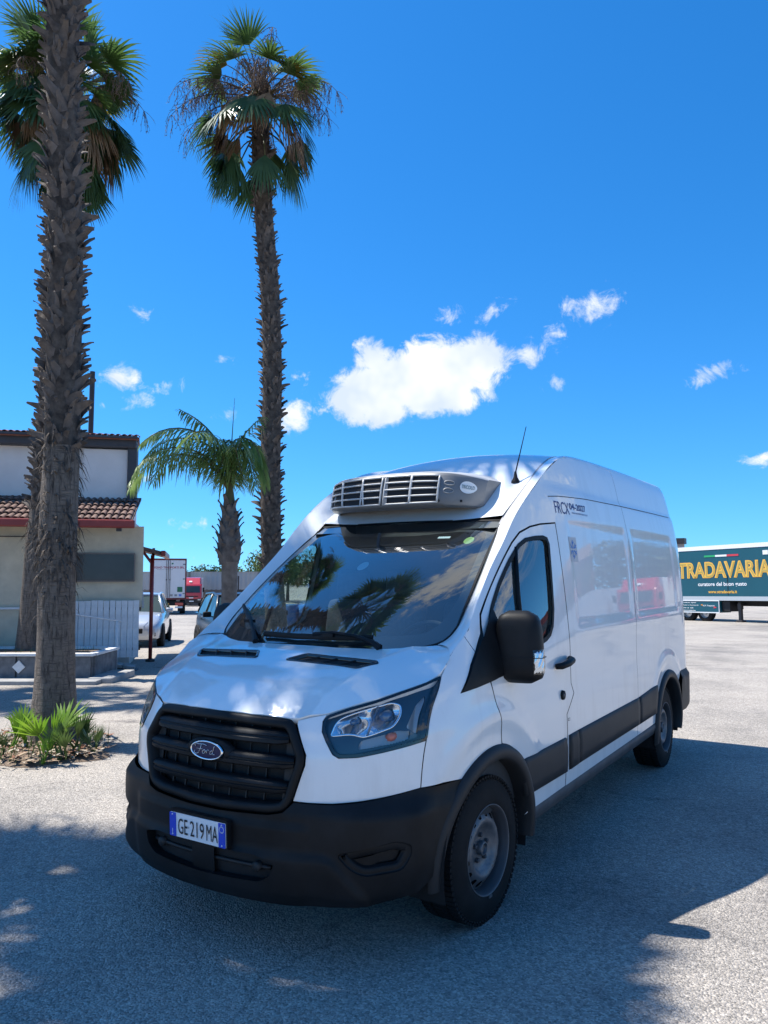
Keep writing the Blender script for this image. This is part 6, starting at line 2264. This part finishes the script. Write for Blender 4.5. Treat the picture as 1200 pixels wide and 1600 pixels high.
def white_trailer(label, p, rz, lettered=True):
    t = empty('box_trailer', p, rz)
    tag(t, label, 'trailer')
    mb = MB(); mb.box((0, 6.8, 2.55), (2.46, 13.5, 2.75)); mb.build('box', m_trail, t)
    for sx in (-1, 1):
        mb = MB(); mb.box((sx * 1.235, .02, 2.55), (.09, .12, 2.90)); mb.build('frame_post', m_maroon, t)
    for z in (1.13, 3.97):
        mb = MB(); mb.box((0, .02, z), (2.56, .12, .12)); mb.build('frame_beam', m_maroon, t)
    for sx in (-1, 1):
        d = MB(); d.box((sx * .60, -.015, 2.55), (1.16, .04, 2.70)); do = d.build('rear_door', m_trail, t, bevel=.01)
        for k in (.12, ):
            mb = MB(); mb.tube([(sx * k, -.06, 1.22), (sx * k, -.06, 3.88)], .022, 6); mb.build('lock_rod', m_steel, do)
        for z in (1.5, 2.55, 3.6):
            mb = MB(); mb.box((sx * 1.10, -.045, z), (.14, .03, .06)); mb.build('hinge', m_steel, do)
        mb = MB(); mb.box((sx * .12, -.075, 2.5), (.07, .03, .10)); mb.build('latch', m_dark, do)
    mb = MB(); mb.tube([(.0, -.045, 1.22), (.0, -.045, 3.88)], .015, 4); mb.build('door_gap', m_dark, t)
    if lettered:
        for tx, w, h, cx, cz, mt in (('DIGIAD TRASPORTI SRL', 2.25, .15, .0, 3.38, 'maroon_ink'), ('Trasporti refrigerati', 1.1, .06, -.25, 3.22, 'grey_ink')):
            v, f = fit_text(tx, w, h, .02)
            link('lettering', mesh_data('lettering', flat_xz(v, -.0415, cx, cz), f, pbr(mt, (.35, .03, .05) if 'maroon' in mt else (.2, .2, .22), rough=.5)), t)
        mb = MB(); mb.box((.83, -.045, 1.80), (.36, .02, .36)); mb.build('green_sticker', pbr('sign_green', (.01, .13, .06), rough=.5), t)
        for cx, mt in ((.25, (.25, .25, .26)), (.55, (.22, .24, .26)), (.86, (.10, .2, .55))):
            mb = MB(); mb.box((cx, -.045, 1.38), (.18, .02, .15)); mb.build('small_sticker', pbr('stk_%d' % int(cx * 100), mt, rough=.5), t)
        mb = MB(); mb.add([(.22, -.045, 3.60), (.36, -.045, 3.62), (.34, -.045, 3.72), (.24, -.045, 3.70)], [(0, 1, 2, 3)]); mb.build('leaf_mark', pbr('sign_green', (.01, .13, .06)), t)
    mb = MB(); mb.box((0, 6.5, .93), (1.1, 12.5, .30)); mb.build('chassis', m_dark, t)
    mb = MB(); mb.box((0, .10, .80), (2.3, .12, .28)); mb.build('rear_beam', m_dark, t)
    for sx in (-1, 1):
        mb = MB(); mb.box((sx * .80, .02, .74), (.55, .06, .20)); mb.build('tail_lamp', m_red, t)
    mb = MB(); mb.box((-.15, .02, .70), (.50, .05, .24)); mb.build('reflector_plate', pbr('orange_plate', (.75, .28, .03), rough=.5), t)
    mb = MB(); mb.box((.78, .03, .52), (.52, .05, .12)); mb.build('number_plate', m_plate, t)
    trailer_wheels(t, (1.6, 2.95, 4.3), 2.44)
    for sx in (-1, 1):
        mb = MB(); mb.box((sx * .95, .75, .45), (.5, .03, .5)); mb.build('mud_flap', m_dark, t)
    return t
white_trailer('white box trailer with maroon frame and red lettering, seen from behind', at_px(264, 56), YAW + R(14.5))

def red_truck(label, p, rz):
    t = empty('red_truck', p, rz)
    tag(t, label, 'truck')
    mb = MB()
    sec = [(-.05, .55), (-.10, 1.0), (-.08, 1.55), (.10, 2.45), (.22, 2.62), (1.75, 2.66), (1.75, .55)]
    V = [(x, y, z) for x in (-1.15, -1.05, 1.05, 1.15) for y, z in [(yy + (.06 if abs(x) > 1.1 else 0), zz) for yy, zz in sec]]
    mb.add(V, grid_faces(4, 7, True) + [tuple(range(7)), tuple(range(21, 28))[::-1]])
    mb.build('cab', m_redp, t, bevel=.02)
    mb = MB()
    V = [(-.95, .30, 2.62), (.95, .30, 2.62), (1.05, 1.70, 2.64), (-1.05, 1.70, 2.64), (-.95, 1.15, 3.35), (.95, 1.15, 3.35), (1.05, 1.72, 3.42), (-1.05, 1.72, 3.42)]
    mb.add(V, [(0, 1, 5, 4), (1, 2, 6, 5), (2, 3, 7, 6), (3, 0, 4, 7), (4, 5, 6, 7)])
    wd = mb.build('wind_deflector', m_redp, t, bevel=.04)
    mb = MB(); mb.box((-.15, .52, 2.93), (.34, .03, .20), Matrix.Rotation(R(-40), 3, 'X')); mb.build('deflector_mark', m_lett, wd)
    mb = MB(); mb.add([(-.98, -.10, 1.62), (.98, -.10, 1.62), (.93, .085, 2.40), (-.93, .085, 2.40)], [(0, 1, 2, 3)]); mb.build('windscreen', m_carglass, t)
    mb = MB(); mb.box((0, -.13, 1.18), (1.5, .03, .10)); mb.build('grille', m_dark, t)
    mb = MB(); mb.box((0, -.10, .62), (2.3, .16, .48)); mb.build('bumper', m_plastic2, t, bevel=.05)
    for sx in (-1, 1):
        mb = MB(); mb.box((sx * .88, -.19, .80), (.36, .04, .16)); mb.build('headlight', pbr('car_lamp', (.42, .45, .47)), t, bevel=.02)
        mb = MB(); mb.box((sx * 1.35, .15, 1.95), (.20, .16, .55)); mb.build('mirror', m_plastic, t, bevel=.04)
        mb = MB(); mb.box((sx * .80, -.165, 1.20), (.03, .03, .03)); mb.build('side_marker', m_amber, t)
    mb = MB(); mb.box((0, -.19, .62), (.52, .02, .11)); mb.build('number_plate', m_plate, t)
    mb = MB(); mb.box((-.05, -.15, 1.02), (.5, .02, .10)); mb.build('cab_sign', m_lett, t)
    mb = MB(); mb.bar((-.6, -.12, 1.66), (.2, -.10, 1.72), .03, .03); mb.build('wiper', m_plastic, t)
    trailer_wheels(t, (1.0, 4.4), 2.3, .48)
    mb = MB(); mb.box((0, 4.2, 2.15), (2.4, 4.6, 2.4)); mb.build('cargo_box', m_trail, t, bevel=.02)
    mb = MB(); mb.box((0, 3.2, .75), (1.0, 6.2, .3)); mb.build('chassis', m_dark, t)
    return t
red_truck('red lorry cab with wind deflector facing the camera by the far wall', at_px(301, 92), YAW + R(12))

# long teal trailer on the right
A = CAM + SIDE * 15.25 + HEAD * 46.8
Bp = A + (SIDE * .468 - HEAD * .884) * 13.6
A.z, Bp.z = ground_z(A.x, A.y), ground_z(Bp.x, Bp.y)
d = Bp - A
tt_ = empty('teal_trailer', A)
tt_.rotation_euler = (0, -math.asin(d.z / d.length), math.atan2(d.y, d.x))
tag(tt_, 'long dark teal trailer with big yellow lettering parked on the right', 'trailer')
# local: x from the far end to the near end, near face looks to local -Y
mb = MB(); mb.box((6.8, 1.25, 2.60), (13.6, 2.5, 2.55)); mb.build('box', m_teal, tt_)
mb = MB(); mb.box((6.8, 1.25, 3.98), (13.64, 2.54, .22)); mb.build('roof_rail', m_lett, tt_)
mb = MB(); mb.box((6.8, 1.25, 1.24), (13.64, 2.54, .22)); mb.build('bottom_rail', m_skyl, tt_)
def tdecal(txt, x0, x1, zc, h, mat, name, bold=0.0, off=.012):
    v, f = fit_text(txt, x1 - x0, h, bold)
    link(name, mesh_data(name, np.stack([(x0 + x1) / 2 + v[:, 0], np.full(len(v), -off), zc + v[:, 1]], -1), f, mat), tt_)
tx0, tx1 = 2.75, 9.0
tdecal('STRADAVARIA', tx0, tx1, 2.78, 0.90, m_yell, 'lettering', .045)
tdecal('STRADAVARIA', tx0 + .06, tx1 - .06, 2.78, .79, pbr('letter_line', (.45, .33, .08), rough=.6), 'lettering_line', -.012, .020)
tdecal('curatore del buon gusto', 4.5, 7.55, 1.98, .27, m_lett, 'lettering', .02)
tdecal('www.stradavaria.it', 5.15, 6.95, 1.60, .17, m_yell, 'lettering', .02)
for k, mt in enumerate(((.02, .33, .12), (.75, .75, .75), (.55, .04, .06))):
    mb = MB(); mb.box((5.35 + k * .72, -.012, 3.52), (.72, .012, .10)); mb.build('flag_bar', pbr('flag_%d' % k, mt, rough=.5), tt_)
mb = MB(); mb.box((8.72, -.012, 3.58), (.30, .012, .22)); mb.build('white_mark', m_lett, tt_)
mb = MB(); mb.lathe([(.0, -.02), (.17, -.02), (.17, .0)], 20, 'Y', (9.25, -.0, 3.55)); mb.build('green_mark', pbr('flag_0', (.02, .33, .12)), tt_)
mb = MB(); mb.box((6.4, -.014, 1.95), (.02, .01, 1.1)); mb.build('panel_joint', m_dark, tt_)
# pallet box below the floor
mb = MB(); mb.box((3.65, .45, .80), (4.3, .9, .64)); pb = mb.build('pallet_box', m_teal, tt_)
mb = MB()
for a, b in (((1.5, -.01, 1.12), (5.8, -.01, 1.12)), ((1.5, -.01, .48), (5.8, -.01, .48)), ((5.8, -.01, 1.12), (5.8, -.01, .48)), ((1.5, -.01, 1.12), (1.5, -.01, .48))):
    mb.bar(a, b, .03, .05)
mb.build('box_frame', m_lett, pb)
def pdecal(txt, x0, x1, zc, h, mat):
    v, f = fit_text(txt, x1 - x0, h, .02)
    link('lettering', mesh_data('lettering', np.stack([(x0 + x1) / 2 + v[:, 0], np.full(len(v), -.012), zc + v[:, 1]], -1), f, mat), pb)
for k, (tx, w) in enumerate((('prodotti tipici', 1.0), ('salumi e formaggi', 1.15), ('vini e oli', .8), ('Ristorazione', .95))):
    pdecal(tx, 3.3, 3.3 + w, 1.0 - k * .14, .07, m_lett)
pdecal('A.V. Trasporti', 4.75, 5.5, .84, .10, m_lett)
mb = MB(); mb.add([(4.60, -.012, .88), (4.74, -.012, .84), (4.72, -.012, .94)], [(0, 1, 2)]); mb.build('orange_mark', pbr('orange_plate', (.75, .28, .03)), pb)
mb = MB(); mb.add([(5.45, -.012, .70), (5.66, -.012, .76), (5.45, -.012, .82)], [(0, 1, 2)]); mb.build('red_mark', pbr('flag_2', (.55, .04, .06)), pb)
mb = MB(); mb.box((6.8, 1.25, .98), (13.0, 1.0, .30)); mb.build('chassis', m_dark, tt_)
mb = MB(); mb.box((6.1, .5, .82), (.5, .7, .55)); mb.build('battery_box', m_plastic2, tt_, bevel=.03)
def hwheel(parent, x, y, z, r=.50, name='wheel'):
    wh = empty(name, (x, y, z), math.pi * 1.5); wh.parent = parent
    mb = MB(); mb.lathe([(r * .60, 0), (r * .7, .012), (r * .9, .006), (r, -.04), (r, -.30), (r * .9, -.34), (r * .6, -.34)], 36, 'X'); mb.build('tyre', m_rubber, wh, True, auto=40)
    mb = MB(); mb.lathe([(.0, -.02), (r * .20, -.02), (r * .26, -.08), (r * .50, -.10), (r * .56, -.03), (r * .62, .0), (r * .62, -.14)], 30, 'X'); mb.build('rim', pbr('bright_rim', (.5, .5, .5), rough=.35, metal=.5), wh, True, auto=35)
for x in (2.3, 3.6, 4.75):
    hwheel(tt_, x, .1, .48)
for x in (6.75, 8.85):
    lg = empty('landing_leg', (x, .45, 0)); lg.parent = tt_
    mb = MB(); mb.box((0, 0, .55), (.16, .16, .95)); mb.build('leg_tube', m_metal, lg)
    mb = MB(); mb.box((0, 0, .05), (.36, .36, .10)); mb.build('leg_foot', m_metal, lg, bevel=.02)
    mb = MB(); mb.box((0, 0, .82), (.22, .22, .30)); mb.build('leg_gear', m_metal, lg, bevel=.02)
hwheel(tt_, 9.55, .1, .78, .48, 'spare_wheel')
hwheel(tt_, 11.2, .1, .50)
mb = MB(); mb.box((9.6, .6, .25), (1.2, .5, .12)); mb.build('spare_cradle', m_dark, tt_)

# pallet of blue drums seen through the cab windows
pq = at_px(479, 30)
pp = empty('drum_pallet', pq, YAW)
tag(pp, 'stack of blue drums on a pallet, seen through the van cab windows', 'drums')
for i in range(3):
    for j in range(2):
        mb = MB(); mb.lathe([(.0, 0), (.27, 0), (.29, .05), (.29, .3), (.30, .32), (.29, .34), (.29, .62), (.30, .64), (.29, .66), (.29, .88), (.27, .92), (.0, .92)], 18, 'Z', (-.62 + i * .62, j * .62, .14)); mb.build('drum', pbr('drum_blue', (.03, .12, .30), rough=.5), pp, True, auto=40)
for i in range(5):
    mb = MB(); mb.box((0, -.35 + i * .33, .11), (1.9, .12, .03)); mb.build('pallet_board', m_wood, pp)

# the lot's far right corner, seen only as a reflection in the van's flank: white wall, lorry, red house, trees
rw = empty('side_wall', (24, 53, ground_z(24, 53)), 0)
tag(rw, 'low white wall in the right corner of the lot, mirrored in the van flank', 'wall')
mb = MB(); mb.box((6, 0, 1.5), (56, .3, 3.0)); mb.build('wall_panel', m_trail, rw)
mb = MB(); mb.box((6, 0, .5), (56, .36, 1.0)); mb.build('wall_plinth', m_concrete, rw)
red_truck('red lorry off to the right of the picture, mirrored in the van flank', Vector((11.6, 43, ground_z(11.6, 43))), 0)
white_trailer('white trailer off to the right of the picture, mirrored in the van flank', Vector((7.9, 45, ground_z(7.9, 45))), 0, False)
rh = empty('red_house', (27, 63, ground_z(27, 63)), R(-20))
tag(rh, 'red house behind the right corner wall, mirrored in the door window', 'house')
mb = MB(); mb.box((0, 5, 4.0), (12, 9, 8.0)); mb.build('wall', pbr('red_render', (.32, .06, .045), rough=.9), rh)
mb = MB(); mb.add([(-6.6, 0, 8), (6.6, 0, 8), (6.6, 10, 8), (-6.6, 10, 8), (-6.6, 5, 10.2), (6.6, 5, 10.2)], [(0, 1, 5, 4), (2, 3, 4, 5), (0, 4, 3), (1, 2, 5), (0, 3, 2, 1)]); mb.build('roof', m_tile, rh)
for k in range(4):
    for z in (2.2, 5.2):
        mb = MB(); mb.box((-4.5 + k * 3, .46, z + .6), (1.0, .15, 1.5)); mb.build('window', m_pane, rh)
tree(1787, 47, 8, 9, 'broad tree off to the right behind the lorry, mirrored in the van flank', m_tree, 21)
tree(2100, 45, 7, 8, 'round tree beside the red house, mirrored in the door window', m_tree, 22)
tree(1640, 56, 7, 8, 'light green tree off to the right, mirrored in the van tail panel', m_tree2, 23)
